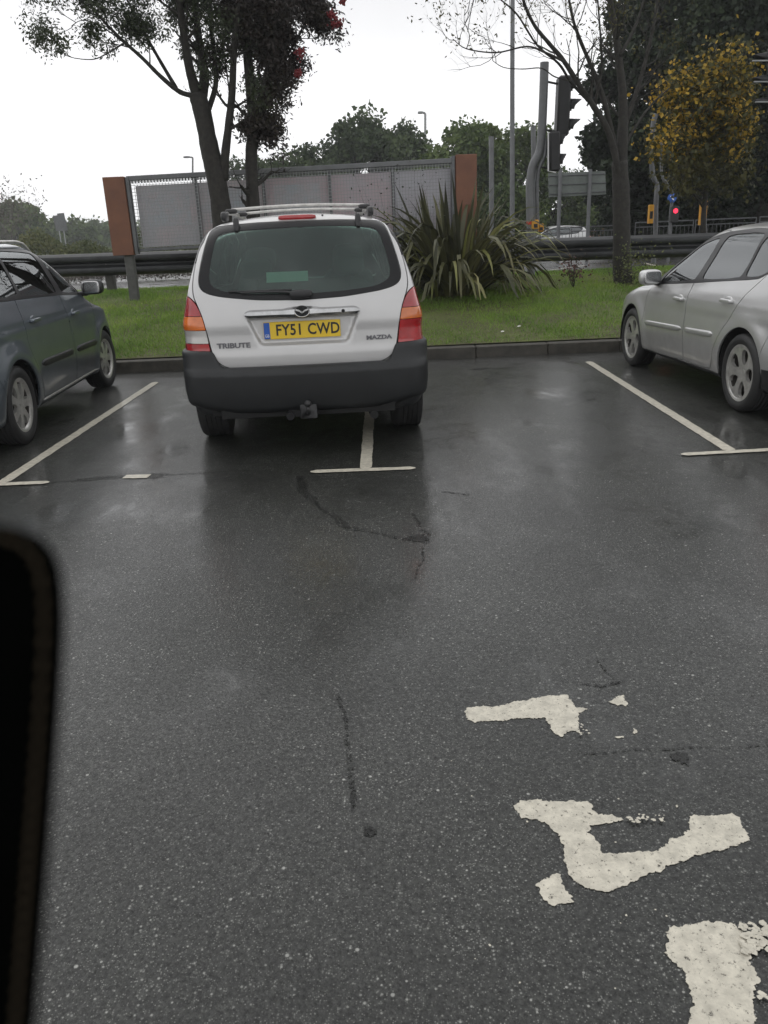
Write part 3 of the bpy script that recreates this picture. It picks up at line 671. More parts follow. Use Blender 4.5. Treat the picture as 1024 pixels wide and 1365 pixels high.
    wsg, sh = cut(sh, end_reg(rpoly(mirror_poly([(0, 1.10), (.72, 1.12), (.58, 1.60), (0, 1.61)])), 1, .15, 1.0), .003); shell_obj('windscreen', wsg, [M['glass_clear']]*2, car, .005, -.004)
    tgp = [(0, .628), (.50, .635), (.60, .665), (.655, .74), (.683, .93), (.715, 1.05), (.752, 1.14), (.757, 1.22), (.735, 1.35), (.69, 1.50), (.645, 1.62), (.60, 1.668), (.3, 1.684), (0, 1.688)]
    tg, sh = cut(sh, end_reg(rpoly(mirror_poly(tgp)), -1, .05, -.05), .009)
    tgo = shell_obj('tailgate', tg, [paint, M['trim']], car, .02)
    fb, sh = cut(sh, lambda V, N: np.minimum(V[:, 1]-2.9, .70-V[:, 2]), .006); shell_obj('front_bumper', fb, [grey, M['trim']], car, .02)
    cl, sh = cut(sh, lambda V, N: np.maximum(.46-V[:, 2], np.minimum(.60-V[:, 2], -.30-V[:, 1])), .004); shell_obj('lower_cladding', cl, [grey, M['trim']], car, .016)
    shell_obj('body', sh, [paint, M['trim']], car, .016)
    # rear bumper
    bp = curve([(-.95, .80), (-.80, .868), (-.55, .895), (-.2, .90)]); br = curve([(.25, -.80), (.36, -.845), (.52, -.868), (.60, -.872), (.625, -.862), (.66, -.838), (.78, -.815)])
    def bf(x, y, z):
        ax = np.abs(x); b = smax(ax-(bp(y)-.03*np.clip((.5-z)/.3, 0, 1)), (br(z)+.09*(ax/.85)**3.2)-y, .14)
        b = smax(b, z-(.775+.0*ax), .03); b = smax(b, (.315+.05*np.clip((ax-.5)/.3, 0, 1))-z, .06)
        no = smax(ax-(.60+(z-.655)*.42), .652-z, .04); b = smax(b, -no, .025)
        b = np.maximum(b, .42-np.hypot(y, z-.365)); return np.maximum(b, y+.34)
    bs = polygonise(bf, (-.98, -.95, .22), (.98, -.28, .85), .018)
    bo = link_mesh('rear_bumper', bs.V, bs.F, grey, car, True, None, bs.N.tolist()); sharp(bo.data, R(50))
    def back(x, z): # y of the rear surface
        ys = np.linspace(-1.1, -.2, 500); v = p['f'](np.full(500, x), ys, np.full(500, z)); return float(ys[int(np.argmax(v < 0))])
    # number plate
    yel = pmat('plate_yellow', (.78, .53, .025), .35, coat=.3); blk = pmat('plate_black', (.015, .015, .015), .4); blu = pmat('plate_blue', (.02, .10, .42), .35); wht = pmat('plate_white', (.8, .8, .8), .4)
    py = -.760; pz = .893
    pm = MB(); pm.box((-.01, py, pz), (.54, .010, .118), None, .003); pl = pm.build('number_plate', yel, car)
    pb = MB(); pb.box((-.01-.247, py-.0062, pz), (.042, .003, .112)); pb.build('blue_band', blu, pl)
    for tx_, xx_ in (('FY51', -.100), ('CWD', .142)): text_obj('registration', tx_, .107, blk, pl, (xx_, py-.0055, pz-.001), (R(90), 0, 0), .84, .0012, .0022, 1.04)
    text_obj('country_letters', 'GB', .03, wht, pl, (-.257, py-.0085, pz-.035), (R(90), 0, 0), .8, .0006)
    # chrome garnish with the emblem and the lock
    g = MB(); n = 40; V = []; F = []
    for i in range(n+1):
        t = -1+2*i/n; x = .40*t; h = .030+.014*max(0, 1-abs(t)*3.2)**.5 if abs(t) < .31 else .030; h *= (1-max(0, abs(t)-.93)/.07*.55); yb = back(x, 1.03)
        for a, b in ((.02, -h), (-.022, -h*.8), (-.034, -h*.2), (-.026, h*.6), (.004, h)): V.append((x, yb+a, 1.012+b))
    for i in range(n):
        for j in range(4): F.append([i*5+j, (i+1)*5+j, (i+1)*5+j+1, i*5+j+1])
    F += [[0, 1, 2, 3, 4], [n*5+k for k in (4, 3, 2, 1, 0)]]
    g.add(V, F); go = g.build('chrome_grip', M['chrome'], tgo, angle=R(35))
    e = MB(); yb = back(0, 1.02)-.038
    e.lathe([(.0475, 0), (.0475, -.008), (.052, -.009), (.055, -.004), (.055, .004)], 'y', 40); e.V = [(x*1.0+0, y+yb, z*.72+1.022) for x, y, z in e.V]
    e.mi = 1; k0 = len(e.V); e.lathe([(.0005, -.003), (.048, -.003)], 'y', 40); e.V[k0:] = [(x, y+yb, z*.72+1.022) for x, y, z in e.V[k0:]]; e.mi = 0
    for s in (-1, 1):   # the two wings of the emblem
        e.prism([(s*.002, 1.008), (s*.016, 1.020), (s*.046, 1.030), (s*.040, 1.040), (s*.018, 1.033), (s*.002, 1.021)], 'y', yb-.010, yb-.002)
    e.build('emblem', [M['chrome'], M['gloss_black']], go)
    lo = MB(); lo.lathe([(.0005, 0), (.012, 0), (.013, .01)], 'y', 20, (.285, back(.285, 1.02)-.036, 1.012)); lo.build('lock', M['gloss_black'], go)
    bd_ = pmat('badge_chrome', (.16, .16, .17), .35, metal=.7)
    for body, xc, zc, sx, sz in (('TRIBUTE', -.497, .803, 1.28, .048), ('MAZDA', .530, .815, 1.3, .040)):
        y0 = back(xc, zc); y1 = back(xc+.08, zc); text_obj('badge', body, sz, bd_, tgo, (xc, y0-.004, zc), (R(90), 0, math.atan2(y1-y0, .08)), sx, .003, .0016)
    # high brake light, hinges, wiper, washer jet
    bl = MB(); sellip(bl, (0, back(0, 1.643)-.006, 1.643), (.27, .05, .034), .5, .35); bl.build('high_brake_light', M['red_lens'], car, smooth=True)
    for x in (-.43, .43):
        h_ = MB(); sellip(h_, (x, back(x, 1.60)-.012, 1.605), (.042, .035, .105), .6, .5, (R(-26), 0, 0)); h_.build('glass_hinge', M['black'], car, smooth=True)
    ws_ = MB(); y0 = back(0, 1.15); sellip(ws_, (0, back(0, 1.13)-.02, 1.135), (.16, .05, .06), .6, .5)
    arm = [(x, back(x, z)-.03, z) for x, z in ((0, 1.14), (-.12, 1.155), (-.25, 1.160), (-.42, 1.160))]; ws_.tube(arm, [.012, .009, .007, .006], 6)
    bld = [(x, back(x, z)-.014, z) for x, z in ((-.50, 1.168), (-.36, 1.168), (-.2, 1.168), (-.06, 1.166))]; ws_.tube(bld, .006, 6); ws_.build('rear_wiper', M['black'], car, smooth=True)
    wj = MB(); sellip(wj, (.18, back(.18, 1.65)-.004, 1.65), (.015, .02, .015), .8, .8); wj.build('washer_jet', M['black'], car, smooth=True)
    # roof rails and cross bars
    for s in (-1, 1):
        rr = MB(); pts = [(s*(.535-.02*abs(i/16-.5)), -.33+i/16*1.75, 1.635+.075*math.sin(math.pi*(.05+.90*i/16))**.3) for i in range(17)]; rr.tube(pts, .014, 10); ro = rr.build('roof_rail', M['alloy'], car, smooth=True)
        for y, z, d in ((-.26, 1.67, (.05, .18, .07)), (1.38, 1.66, (.05, .18, .07)), (-.06, 1.712, (.09, .07, .036)), (.80, 1.716, (.09, .07, .036))):
            fe = MB(); sellip(fe, (s*(.53 if d[0] < .08 else .50), y, z), d, .6, .6); fe.build('rail_foot', M['black'], ro, smooth=True)
    for y in (-.06, .80):
        cb = MB(); cb.tube([(-.50+1.0*i/14, y, 1.722+.016*math.sin(math.pi*i/14)) for i in range(15)], .011, 8); cb.build('cross_bar', M['alloy'], car, smooth=True)
    # tow ball, underside, exhaust
    tb = MB(); tb.box((0.0, -.80, .33), (.10, .22, .05), None, .01); tb.box((0, -.90, .335), (.12, .02, .10), None, .005); tb.tube([(0, -.91, .33), (0, -.96, .33), (0, -.975, .36), (0, -.975, .385)], .014, 8)
    sellip(tb, (0, -.975, .405), (.05, .05, .05), 1, 1); tb.build('tow_ball', M['black'], car, smooth=True)
    sk = MB(); sk.lathe([(.0005, -.03), (.028, -.03), (.03, .03)], 'y', 16, (-.13, -.89, .31)); sk.box((-.07, -.87, .32), (.14, .01, .05)); sk.build('towing_socket', M['gloss_black'], car)
    mb = MB(); mb.box((0, 1.2, .34), (1.25, 4.0, .10)); mb.tube([(-.78, 0, .33), (.78, 0, .33)], .045, 10); mb.box((0, -.55, .36), (1.4, .35, .12)); mb.tube([(.45, -.2, .27), (.47, -.82, .27)], .03, 12)
    for s in (-1, 1): mb.tube([(s*.35, -.25, .30), (s*.62, -.02, .30)], .022, 8)
    for cy in (0, 2.62):
        for s in (-1, 1): well_liner(mb, cy, .365, .413, s, .868, .55)
    mb.build('underbody', M['liner'], car)
    for cy in (0, 2.62):
        for s in (-1, 1): wheel(car, (s*.77, cy, .355), s, .355, .235, .215, 'five', M['alloy'])
    interior(car, .68, .40, 1.05, .22, 1.85, 1.04, 1.42)
    st = MB(); gy = back(0, 1.24)+.035; st.box((-.09, gy, 1.25), (.29, .003, .075), (R(-27), 0, 0)); so_ = st.build('window_sticker', pmat('sticker_white', (.8, .9, .84), .5), rw)
    st = MB(); st.box((-.09, gy-.002, 1.232), (.27, .003, .022), (R(-27), 0, 0)); st.build('sticker_band', pmat('sticker_green', (.05, .35, .22), .5), rw)
    return car
silver_hatchback(); grey_estate(); silver_offroader()
# ================================================================== SETTING
KY = lambda x: 10.19+.028*x                       # line of the kerb
vz = curve([(10.0, .12), (10.6, .14), (11.5, .27), (13.5, .52), (14.3, .60), (15.7, .73), (16.3, .745), (17.2, .70), (19, .64), (24, .60), (30, .52), (45, .25), (70, .1), (130, .3), (260, 3.0), (500, 9.0), (900, 16.)])
def gz(x, y): return float(vz(y-.028*x))
def asphalt_mat(name, base=.017, wet=1.0, stones=1.0, tint=(1, 1.05, .90)):
    m, n, l, b = new_mat(name)
    t = n.new('ShaderNodeTexCoord'); O = t.outputs['Object']
    def noise_(sc, det=4, rough=.6, vec=None, dist=0):
        z = n.new('ShaderNodeTexNoise'); z.inputs['Scale'].default_value = sc; z.inputs['Detail'].default_value = det; z.inputs['Roughness'].default_value = rough; z.inputs['Distortion'].default_value = dist
        l.new(vec or O, z.inputs['Vector']); return z.outputs['Fac']
    def mapr(v, a, b_, c, d):
        q = n.new('ShaderNodeMapRange'); q.inputs['From Min'].default_value = a; q.inputs['From Max'].default_value = b_; q.inputs['To Min'].default_value = c; q.inputs['To Max'].default_value = d; l.new(v, q.inputs['Value']); return q.outputs[0]
    def math_(op, a, b_, c=None):
        q = n.new('ShaderNodeMath'); q.operation = op
        for i, v in enumerate((a, b_, c)):
            if v is None: continue
            if isinstance(v, (int, float)): q.inputs[i].default_value = v
            else: l.new(v, q.inputs[i])
        return q.outputs[0]
    def voro(sc, rnd=1.):
        v = n.new('ShaderNodeTexVoronoi'); v.inputs['Scale'].default_value = sc; v.inputs['Randomness'].default_value = rnd; l.new(O, v.inputs['Vector'])
        s = n.new('ShaderNodeSeparateColor'); l.new(v.outputs['Color'], s.inputs[0]); return v.outputs['Distance'], s.outputs[0], s.outputs[1]
    d1, c1, e1 = voro(115); d2, c2, e2 = voro(240); d3, c3, e3 = voro(52)
    # worn stone faces of three sizes, colour brightened to paint in wet glints too
    s1 = math_('MULTIPLY', math_('GREATER_THAN', c1, .91), mapr(d1, .22, .42, 1, 0)); s2 = math_('MULTIPLY', math_('GREATER_THAN', c2, .78), mapr(d2, .2, .5, 1, 0)); s3 = math_('MULTIPLY', math_('GREATER_THAN', c3, .988), mapr(d3, .18, .30, 1, 0))
    patch = mapr(noise_(.9, 5, .6), .35, .65, .45, 1.15)
    st = math_('MULTIPLY', math_('MAXIMUM', math_('MAXIMUM', math_('MULTIPLY', s1, mapr(e1, 0, 1, .35, 1)), math_('MULTIPLY', s2, mapr(e2, 0, 1, .25, .75))), s3), patch)
    cell = math_('MULTIPLY', mapr(c2, 0, 1, .5, 1.5), mapr(c1, 0, 1, .6, 1.4)); big = mapr(noise_(.45, 6, .7), .32, .68, .60, 1.40); mid = math_('MULTIPLY', mapr(noise_(14, 5, .7), .3, .7, .8, 1.2), mapr(noise_(62, 3, .6), .3, .7, .55, 1.5))
    val = math_('MULTIPLY', math_('MULTIPLY', cell, big), math_('MULTIPLY', mid, base))
    cc = n.new('ShaderNodeCombineColor'); 
    for i in range(3): l.new(math_('MULTIPLY', val, tint[i]), cc.inputs[i])
    mx_ = n.new('ShaderNodeMix'); mx_.data_type = 'RGBA'; l.new(math_('MULTIPLY', st, .85*stones), mx_.inputs[0]); l.new(cc.outputs[0], mx_.inputs[6]); mx_.inputs[7].default_value = (.42, .42, .39, 1)
    l.new(mx_.outputs[2], b.inputs['Base Color'])
    # water: thin film everywhere, smoother where it has pooled between the stones
    mp = n.new('ShaderNodeMapping'); mp.inputs['Scale'].default_value = (1.0, .55, 1); l.new(O, mp.inputs['Vector'])
    pool = mapr(math_('MULTIPLY_ADD', noise_(2.6, 6, .68, mp.outputs[0], .3), .55, math_('MULTIPLY', noise_(.55, 4, .6), .45)), .47, .585, 0, 1)
    b.inputs['Specular IOR Level'].default_value = .3
    l.new(mapr(pool, 0, 1, .50, .34), b.inputs['Roughness'])
    grain = math_('MULTIPLY', mapr(noise_(75, 3, .7), .36, .64, .45, 1.0), mapr(c1, 0, 1, .7, 1.0))
    l.new(math_('MULTIPLY', mapr(pool, 0, 1, .95*wet, 1.0*wet), math_('MAXIMUM', grain, mapr(pool, .5, 1, 0, .8))), b.inputs['Coat Weight']); b.inputs['Coat IOR'].default_value = 1.42
    l.new(mapr(pool, 0, 1, .20, .07), b.inputs['Coat Roughness'])
    h = math_('ADD', math_('ADD', math_('MULTIPLY', mapr(d1, 0, .7, 1, 0), .8), math_('MULTIPLY', mapr(d2, 0, .7, 1, 0), .45)), math_('MULTIPLY', noise_(30, 4), .6))
    bu = n.new('ShaderNodeBump'); bu.inputs['Distance'].default_value = .004; bu.inputs['Strength'].default_value = .8; l.new(h, bu.inputs['Height']); l.new(bu.outputs[0], b.inputs['Normal'])
    b2 = n.new('ShaderNodeBump'); b2.inputs['Distance'].default_value = .003; l.new(mapr(pool, 0, 1, .13, .03), b2.inputs['Strength']); l.new(h, b2.inputs['Height']); l.new(b2.outputs[0], b.inputs['Coat Normal'])
    return m
M['asphalt'] = asphalt_mat('wet_asphalt')
M['crack'] = asphalt_mat('crack_tar', .010, .35, .10)
def break_up(m, sc, lo, hi):
    n, l = m.node_tree.nodes, m.node_tree.links; b = n['Principled BSDF']; out = n['Material Output']
    t = n.new('ShaderNodeTexCoord'); z = n.new('ShaderNodeTexNoise'); z.inputs['Scale'].default_value = sc; z.inputs['Detail'].default_value = 8; z.inputs['Roughness'].default_value = .8; l.new(t.outputs['Object'], z.inputs['Vector'])
    q = n.new('ShaderNodeMapRange'); q.inputs['From Min'].default_value = lo; q.inputs['From Max'].default_value = hi; l.new(z.outputs['Fac'], q.inputs['Value'])
    tr = n.new('ShaderNodeBsdfTransparent'); mi = n.new('ShaderNodeMixShader'); l.new(q.outputs[0], mi.inputs[0]); l.new(tr.outputs[0], mi.inputs[1]); l.new(b.outputs[0], mi.inputs[2]); l.new(mi.outputs[0], out.inputs[0])
break_up(M['crack'], 46, .49, .54)
M['road'] = asphalt_mat('road_asphalt', .065, 1.0, .4, (1, .97, .97))
M['marking'] = pmat('marking_paint', (.62, .58, .48), .5, noise_amt=.34, noise_scale=26, bump=.22, bump_scale=160, coat=.25)
M['concrete'] = pmat('kerb_concrete', (.075, .068, .055), .62, noise_amt=.5, noise_scale=7, bump=.6, bump_scale=90, coat=.15)
M['soil'] = pmat('turf', (.10, .12, .028), .9, col2=(.065, .062, .025), noise_scale=2.2, bump=.7, bump_scale=25)
M['field'] = pmat('field', (.07, .10, .035), .9, col2=(.045, .06, .025), noise_scale=.12)
M['galv'] = pmat('galvanised_steel', (.14, .145, .15), .48, metal=.35, noise_amt=.35, noise_scale=9)
M['pole'] = pmat('grey_pole_paint', (.155, .16, .165), .5, noise_amt=.25, noise_scale=6)
M['pole_pale'] = pmat('pale_pole', (.34, .35, .35), .45, metal=.3, noise_amt=.2, noise_scale=6)
M['bark'] = pmat('bark', (.030, .027, .022), .85, col2=(.012, .011, .009), noise_scale=16, bump=.9, bump_scale=40)
def quad(name, x0, x1, y0, y1, z, mat, kind='structure'):
    mb = MB(); mb.add([(x0, y0, z), (x1, y0, z), (x1, y1, z), (x0, y1, z)], [[0, 1, 2, 3]]); return tag(mb.build(name, mat), kind=kind)
# car park up to the kerb
mb = MB(); mb.add([(-40, -12, 0), (40, -12, 0), (40, KY(40)+.1, 0), (-40, KY(-40)+.1, 0)], [[0, 1, 2, 3]]); tag(mb.build('car_park', M['asphalt']), kind='structure')
# kerb: one long run of stones, joints modelled as small gaps
mb = MB(); ang = math.atan(.028)
for i in range(-26, 26):
    x = (i+.5)*.915+.2; r2 = random.uniform(-.004, .004)
    mb.box((x, KY(x)+.075+r2, .055+random.uniform(-.003, .003)), (.911, .15, .17), Matrix.Rotation(ang, 3, 'Z'), .012)
tag(mb.build('kerb', M['concrete']), kind='structure')
# verge, then the ground beyond it out to the hills, as one sheet each
def sheet(name, xs, ys, zf, mat, smooth=True):
    V = [(x, y+.028*x, zf(x, y)) for y in ys for x in xs]; n = len(xs)
    F = [[j*n+i, j*n+i+1, (j+1)*n+i+1, (j+1)*n+i] for j in range(len(ys)-1) for i in range(n-1)]
    return tag(link_mesh(name, V, F, mat, None, smooth), kind='structure')
def bump_z(x, y): return float(vz(y))+.03*noise.noise(Vector((x*.7, y*.9, 3)))*min(1, max(0, (y-10.4)*1.2))
sheet('verge', np.linspace(-26, 26, 120), np.linspace(10.335, 16.95, 36), bump_z, M['soil'])
sheet('road', np.linspace(-60, 60, 30), list(np.linspace(16.9, 30, 12))+[36, 44], lambda x, y: float(vz(y))-.035, M['road'])
def far_z(x, y): return float(vz(y))-.05-.0*x+ (noise.noise(Vector((x*.012, y*.012, 1)))*4+(.012*abs(x) if x < 0 else 0))*min(1, max(0, (y-120)/120))
sheet('terrain', np.linspace(-250, 190, 50), list(np.linspace(43.8, 130, 20))+list(np.linspace(140, 320, 18)), far_z, M['field'])
tag(link_mesh('ground', [(-250, -30, -.06), (190, -30, -.06), (190, 70, -.06), (-250, 70, -.06)], [[0, 1, 2, 3]], M['field']), kind='structure')

# bay lines (each bar and stem its own strip of paint, 4 mm thick steps)
def strip(name, a, b, wd, z, mat, rag=.006, seg=.035, round_end=True):
    a, b = Vector((a[0], a[1], 0)), Vector((b[0], b[1], 0)); d = (b-a); L = d.length; d.normalize(); p = Vector((-d.y, d.x, 0)); n = max(4, int(L/seg)); V = []; F = []
    for i in range(n+1):
        t = i/n; e = min(1, (min(t, 1-t)*L/.03+.35)) if round_end else 1
        for s in (-1, 1):
            V.append(a+d*(L*t)+p*(s*wd/2*e+rag*noise.noise(Vector((a.x*9+t*L*11, a.y*7+s*5, 0)))+rag*.6*noise.noise(Vector((a.x*9+t*L*45, s*9, 2))))+Vector((0, 0, z)))
    for i in range(n): F.append([2*i, 2*i+2, 2*i+3, 2*i+1])
    return tag(link_mesh(name, V, F, mat), kind='structure')
for (ax_, ay), (bx_, by) in (((-2.66, 5.21), (-2.70, 9.25)), ((-.178, 5.22), (-.19, 10.05)), ((2.335, 5.33), (2.37, 9.52))):
    strip('bay_line', (ax_, ay), (bx_, by), .085, .004, M['marking'])
for a_, b_ in (((0, 643), (66, 644)), ((414, 630), (554, 625)), ((908, 607), (1075, 598))):
    A, B = gnd(*a_), gnd(*b_)
    if a_[0] == 0: A = Vector((-3.0, B.y-.01, 0))
    strip('bay_end_bar', (A.x, A.y), (B.x, B.y), .072, .008, M['marking'])
# worn lettering near the camera, traced onto the ground
def ground_poly(name, pts, z, mat, sub=.0035, rag=.007, holes=True):
    P = [gnd(580+x/2.306, 880+y/2.306) for x, y in pts]; out = []
    if len(P) > 8:
        Q = []
        for i in range(len(P)):
            a, b, c, d = P[i-1], P[i], P[(i+1) % len(P)], P[(i+2) % len(P)]
            for u in (0, .33, .66): Q.append(.5*((2*b)+(c-a)*u*.8+(2*a-5*b+4*c-d)*u*u*.8+(3*b-a-3*c+d)*u**3*.8) if False else b.lerp(c, u)*.7+((a+b*2+c)/4).lerp((b+c*2+d)/4, u)*.3)
        P = Q
    for i in range(len(P)):
        a, b = P[i], P[(i+1) % len(P)]; k = max(1, int((b-a).length/sub))
        for j in range(k): q = a.lerp(b, j/k); r_ = noise.noise(Vector((q.x*38, q.y*38, 0)))*rag+noise.noise(Vector((q.x*130, q.y*130, 5)))*rag*.9+noise.noise(Vector((q.x*330, q.y*330, 2)))*rag*.45; out.append(Vector((q.x+r_, q.y+noise.noise(Vector((q.y*41, q.x*37, 9)))*rag+noise.noise(Vector((q.y*140, q.x*140, 4)))*rag*.9, z)))
    from mathutils.geometry import tessellate_polygon
    T = tessellate_polygon([out]); o = link_mesh(name, out, [list(t) for t in T], mat); return o
def worn_paint():
    m = M['marking'].copy(); m.name = 'worn_lettering_paint'; n, l = m.node_tree.nodes, m.node_tree.links; b = n['Principled BSDF']; out = n['Material Output']
    t = n.new('ShaderNodeTexCoord'); z = n.new('ShaderNodeTexNoise'); z.inputs['Scale'].default_value = 72; z.inputs['Detail'].default_value = 9; z.inputs['Roughness'].default_value = .85; l.new(t.outputs['Object'], z.inputs['Vector'])
    q = n.new('ShaderNodeMapRange'); q.inputs['From Min'].default_value = .395; q.inputs['From Max'].default_value = .43; l.new(z.outputs['Fac'], q.inputs['Value'])
    tr = n.new('ShaderNodeBsdfTransparent'); mi = n.new('ShaderNodeMixShader'); l.new(q.outputs[0], mi.inputs[0]); l.new(tr.outputs[0], mi.inputs[1]); l.new(b.outputs[0], mi.inputs[2]); l.new(mi.outputs[0], out.inputs[0]); return m
M['lettering'] = worn_paint()
S1 = [(88,155),(95,148),(160,140),(175,150),(220,135),(290,120),(350,110),(405,105),(420,125),(435,150),(475,150),(440,162),(440,200),(455,230),(420,215),(390,238),(372,232),(350,200),(338,178),(280,178),(200,186),(120,194),(98,185)]
S2 = [(235,448),(260,432),(320,430),(340,436),(480,434),(490,450),(482,462),(505,480),(545,474),(570,485),(590,495),(540,500),(500,508),(480,510),(470,530),(500,560),(520,600),(580,592),(640,586),(685,588),(705,575),(725,552),(770,540),(785,515),(780,480),(820,475),(860,480),(920,472),(935,490),(950,520),(970,545),(955,565),(890,582),(800,608),(720,632),(650,662),(580,695),(520,714),(470,705),(430,685),(408,660),(400,620),(395,575),(385,545),(350,505),(310,492),(260,490),(250,465)]
S2b = [(310,695),(330,675),(360,660),(390,662),(392,690),(410,710),(428,745),(400,756),(360,758),(335,740)]
S3 = [(703,835),(740,822),(800,810),(880,804),(925,812),(960,850),(975,885),(968,930),(985,960),(1005,990),(975,1000),(978,1060),(985,1125),(982,1300),(975,1500),(790,1500),(782,1300),(780,1119),(790,1050),(775,960),(740,940),(715,905),(705,905),(722,870)]
bits = [[(533,130),(545,126),(550,118),(562,108),(570,112),(578,106),(580,120),(592,132),(588,143),(572,139),(560,142)], [(555,236),(575,234),(580,241),(562,243)], [(608,225),(612,211),(620,213),(616,230)], [(730,448),(738,443),(746,450),(737,456)]]
for S in (S1, S2, S2b, S3)+tuple(bits): tag(ground_poly('ground_lettering', S, .002, M['lettering']), kind='structure')
mbf = MB()
for (x0, x1, y0, y1, k, s0) in ((940, 1060, 812, 905, 70, 9), (590, 720, 480, 505, 26, 5), (985, 1060, 1030, 1060, 12, 7), (440, 480, 200, 235, 10, 4), (0, 1000, 100, 1100, 26, 3)):
    for _ in range(k):
        c = gnd(580+random.uniform(x0, x1)/2.306, 880+random.uniform(y0, y1)/2.306); s_ = s0*random.uniform(.3, 1)*.0011; m_ = random.randint(5, 8)
        zf_ = .0055+len(mbf.F)*2e-5; mbf.add([(c.x+s_*random.uniform(.6, 1.5)*math.cos(6.283*j/m_), c.y+s_*random.uniform(.6, 1.4)*math.sin(6.283*j/m_), zf_) for j in range(m_)], [list(range(m_))])
tag(mbf.build('paint_flecks', M['lettering']), kind='stuff')
# cracks and tar seams
def crack(pts, wd, z=.003, name='crack', mat=None, amp=.02):
    P = [gnd(x, y) for x, y in pts]; W = wd if isinstance(wd, (list, tuple)) else [wd]*len(P); V = []; F = []; pr = []
    for i in range(len(P)-1):
        k = max(2, int((P[i+1]-P[i]).length/.02))
        for j in range(k): t = j/k; pr.append((P[i].lerp(P[i+1], t), W[i]+(W[i+1]-W[i])*t))
    pr.append((P[-1], .002))
    for i, (q, w_) in enumerate(pr):
        d = (pr[min(i+1, len(pr)-1)][0]-pr[max(i-1, 0)][0]).normalized(); p = Vector((-d.y, d.x, 0)); a = noise.noise(Vector((q.x*6, q.y*6, 1)))*amp
        for s in (-1, 1): V.append(q+p*(a+s*w_*(.5+.65*abs(noise.noise(Vector((i*.37, s*3., q.x*5))))+.3*noise.noise(Vector((i*1.7, s*8, 1)))))+Vector((0, 0, z)))
    for i in range(len(pr)-1): F.append([2*i, 2*i+2, 2*i+3, 2*i+1])
    return tag(link_mesh(name, V, F, mat or M['crack']), kind='structure')
crack([(401, 634), (402, 655), (430, 679), (465, 703), (500, 711), (540, 719), (576, 713)], [.03, .05, .02, .045, .012, .03, .08])
crack([(552, 684), (558, 700), (570, 712)], [.01, .015, .02]); crack([(572, 718), (562, 742), (553, 772)], [.015, .01, .006])
crack([(68, 643), (110, 640), (166, 635)], [.02, .05, .085], name='tar_seam', amp=.004); crack([(200, 635), (212, 634), (228, 633)], [.10, .09, .04], name='tar_seam', amp=.004)
crack([(228, 633), (300, 629), (345, 627)], [.018, .01, .01], amp=.01)
A, B = gnd(166, 636), gnd(199, 635.5); strip('old_line_remnant', (A.x, A.y), (B.x, B.y), .085, .0045, M['marking'], round_end=False)
crack([(452, 925), (463, 985), (470, 1050), (473, 1078)], [.012, .012, .014, .012]); crack([(487, 1108), (500, 1112)], [.022, .02]); crack([(585, 655), (608, 657), (626, 660)], [.01, .02, .02])
crack([(770, 1004), (840, 1001), (960, 998), (1060, 988)], [.006, .005, .005, .005]); crack([(765, 908), (800, 915), (835, 910)], [.006, .02, .01])
crack([(628, 493), (650, 491), (682, 490)], [.05, .07, .04]); crack([(783, 534), (794, 531)], [.03, .05]); crack([(797, 880), (818, 905)], [.006, .01])

M['tar'] = asphalt_mat('tar_spot', .007, .4, .03)
for (px_, py_, a_, b_) in ((908, 1010, .042, .055), (556, 718, .085, .07), (494, 1109, .03, .035), (640, 492, .12, .10), (790, 532, .05, .06), (404, 648, .06, .13), (470, 1066, .012, .07)):
    c = gnd(px_, py_); n_ = 46; V = []
    for j in range(n_): a = 6.2832*j/n_; k_ = .72+.55*noise.noise(Vector((c.x*9+math.cos(a)*1.6, c.y*9+math.sin(a)*1.6, 0)))+.4*noise.noise(Vector((c.x*9+math.cos(a)*5, math.sin(a)*5, 3))); V.append((c.x+a_*.75*k_*math.cos(a), c.y+b_*.75*k_*math.sin(a), .0022))
    tag(link_mesh('tar_spot', V, [list(range(n_))], M['tar']), kind='structure')

# ------------------------------------------------------------------ grass blades over the verge
def blades(name, n, area, hgt, wd, mat, seed=1, zfn=None, lean=.5, keep=None):
    g = np.random.default_rng(seed); x = g.uniform(area[0], area[1], n); yy = g.uniform(area[2], area[3], n)
    den = .5*np.sin(x*1.9+np.sin(yy*1.3)*2)*np.sin(yy*2.3+np.sin(x*1.1)*1.7)+.2*np.sin(x*5.1+yy*3.7)
    ok = g.random(n) < .72+den*.7; x, yy, den = x[ok], yy[ok], den[ok]; n = len(x); y = yy+.028*x
    z = vz(yy)
    th = g.uniform(0, 2*np.pi, n); h = hgt*g.uniform(.45, 1.25, n)*(1+.5*den); lx = g.normal(0, lean, n)*h; ly = g.normal(0, lean, n)*h; w_ = wd*g.uniform(.6, 1.3, n)
    V = np.zeros((n, 3, 3)); V[:, 0] = np.stack([x-np.cos(th)*w_, y-np.sin(th)*w_, z-.004], -1); V[:, 1] = np.stack([x+np.cos(th)*w_, y+np.sin(th)*w_, z-.004], -1); V[:, 2] = np.stack([x+lx, y+ly, z+h], -1)
    return fast_mesh(name, V.reshape(-1, 3), 3, mat)
def fast_mesh(name, V, k, mat, parent=None):
    me = bpy.data.meshes.new(name); n = len(V)//k
    me.vertices.add(len(V)); me.vertices.foreach_set('co', V.astype(np.float32).ravel()); me.loops.add(n*k); me.loops.foreach_set('vertex_index', np.arange(n*k, dtype=np.int32))
    me.polygons.add(n); me.polygons.foreach_set('loop_start', np.arange(0, n*k, k, dtype=np.int32)); me.update(calc_edges=True); me.validate(); me.materials.append(mat)
    o = bpy.data.objects.new(name, me); COL.objects.link(o)
    if parent: o.parent = parent
    return o
M['grass'] = leaf_mat('grass_blades', [(.060, .115, .020), (.13, .235, .035), (.22, .35, .05), (.36, .40, .11)], .5, .25, .9)
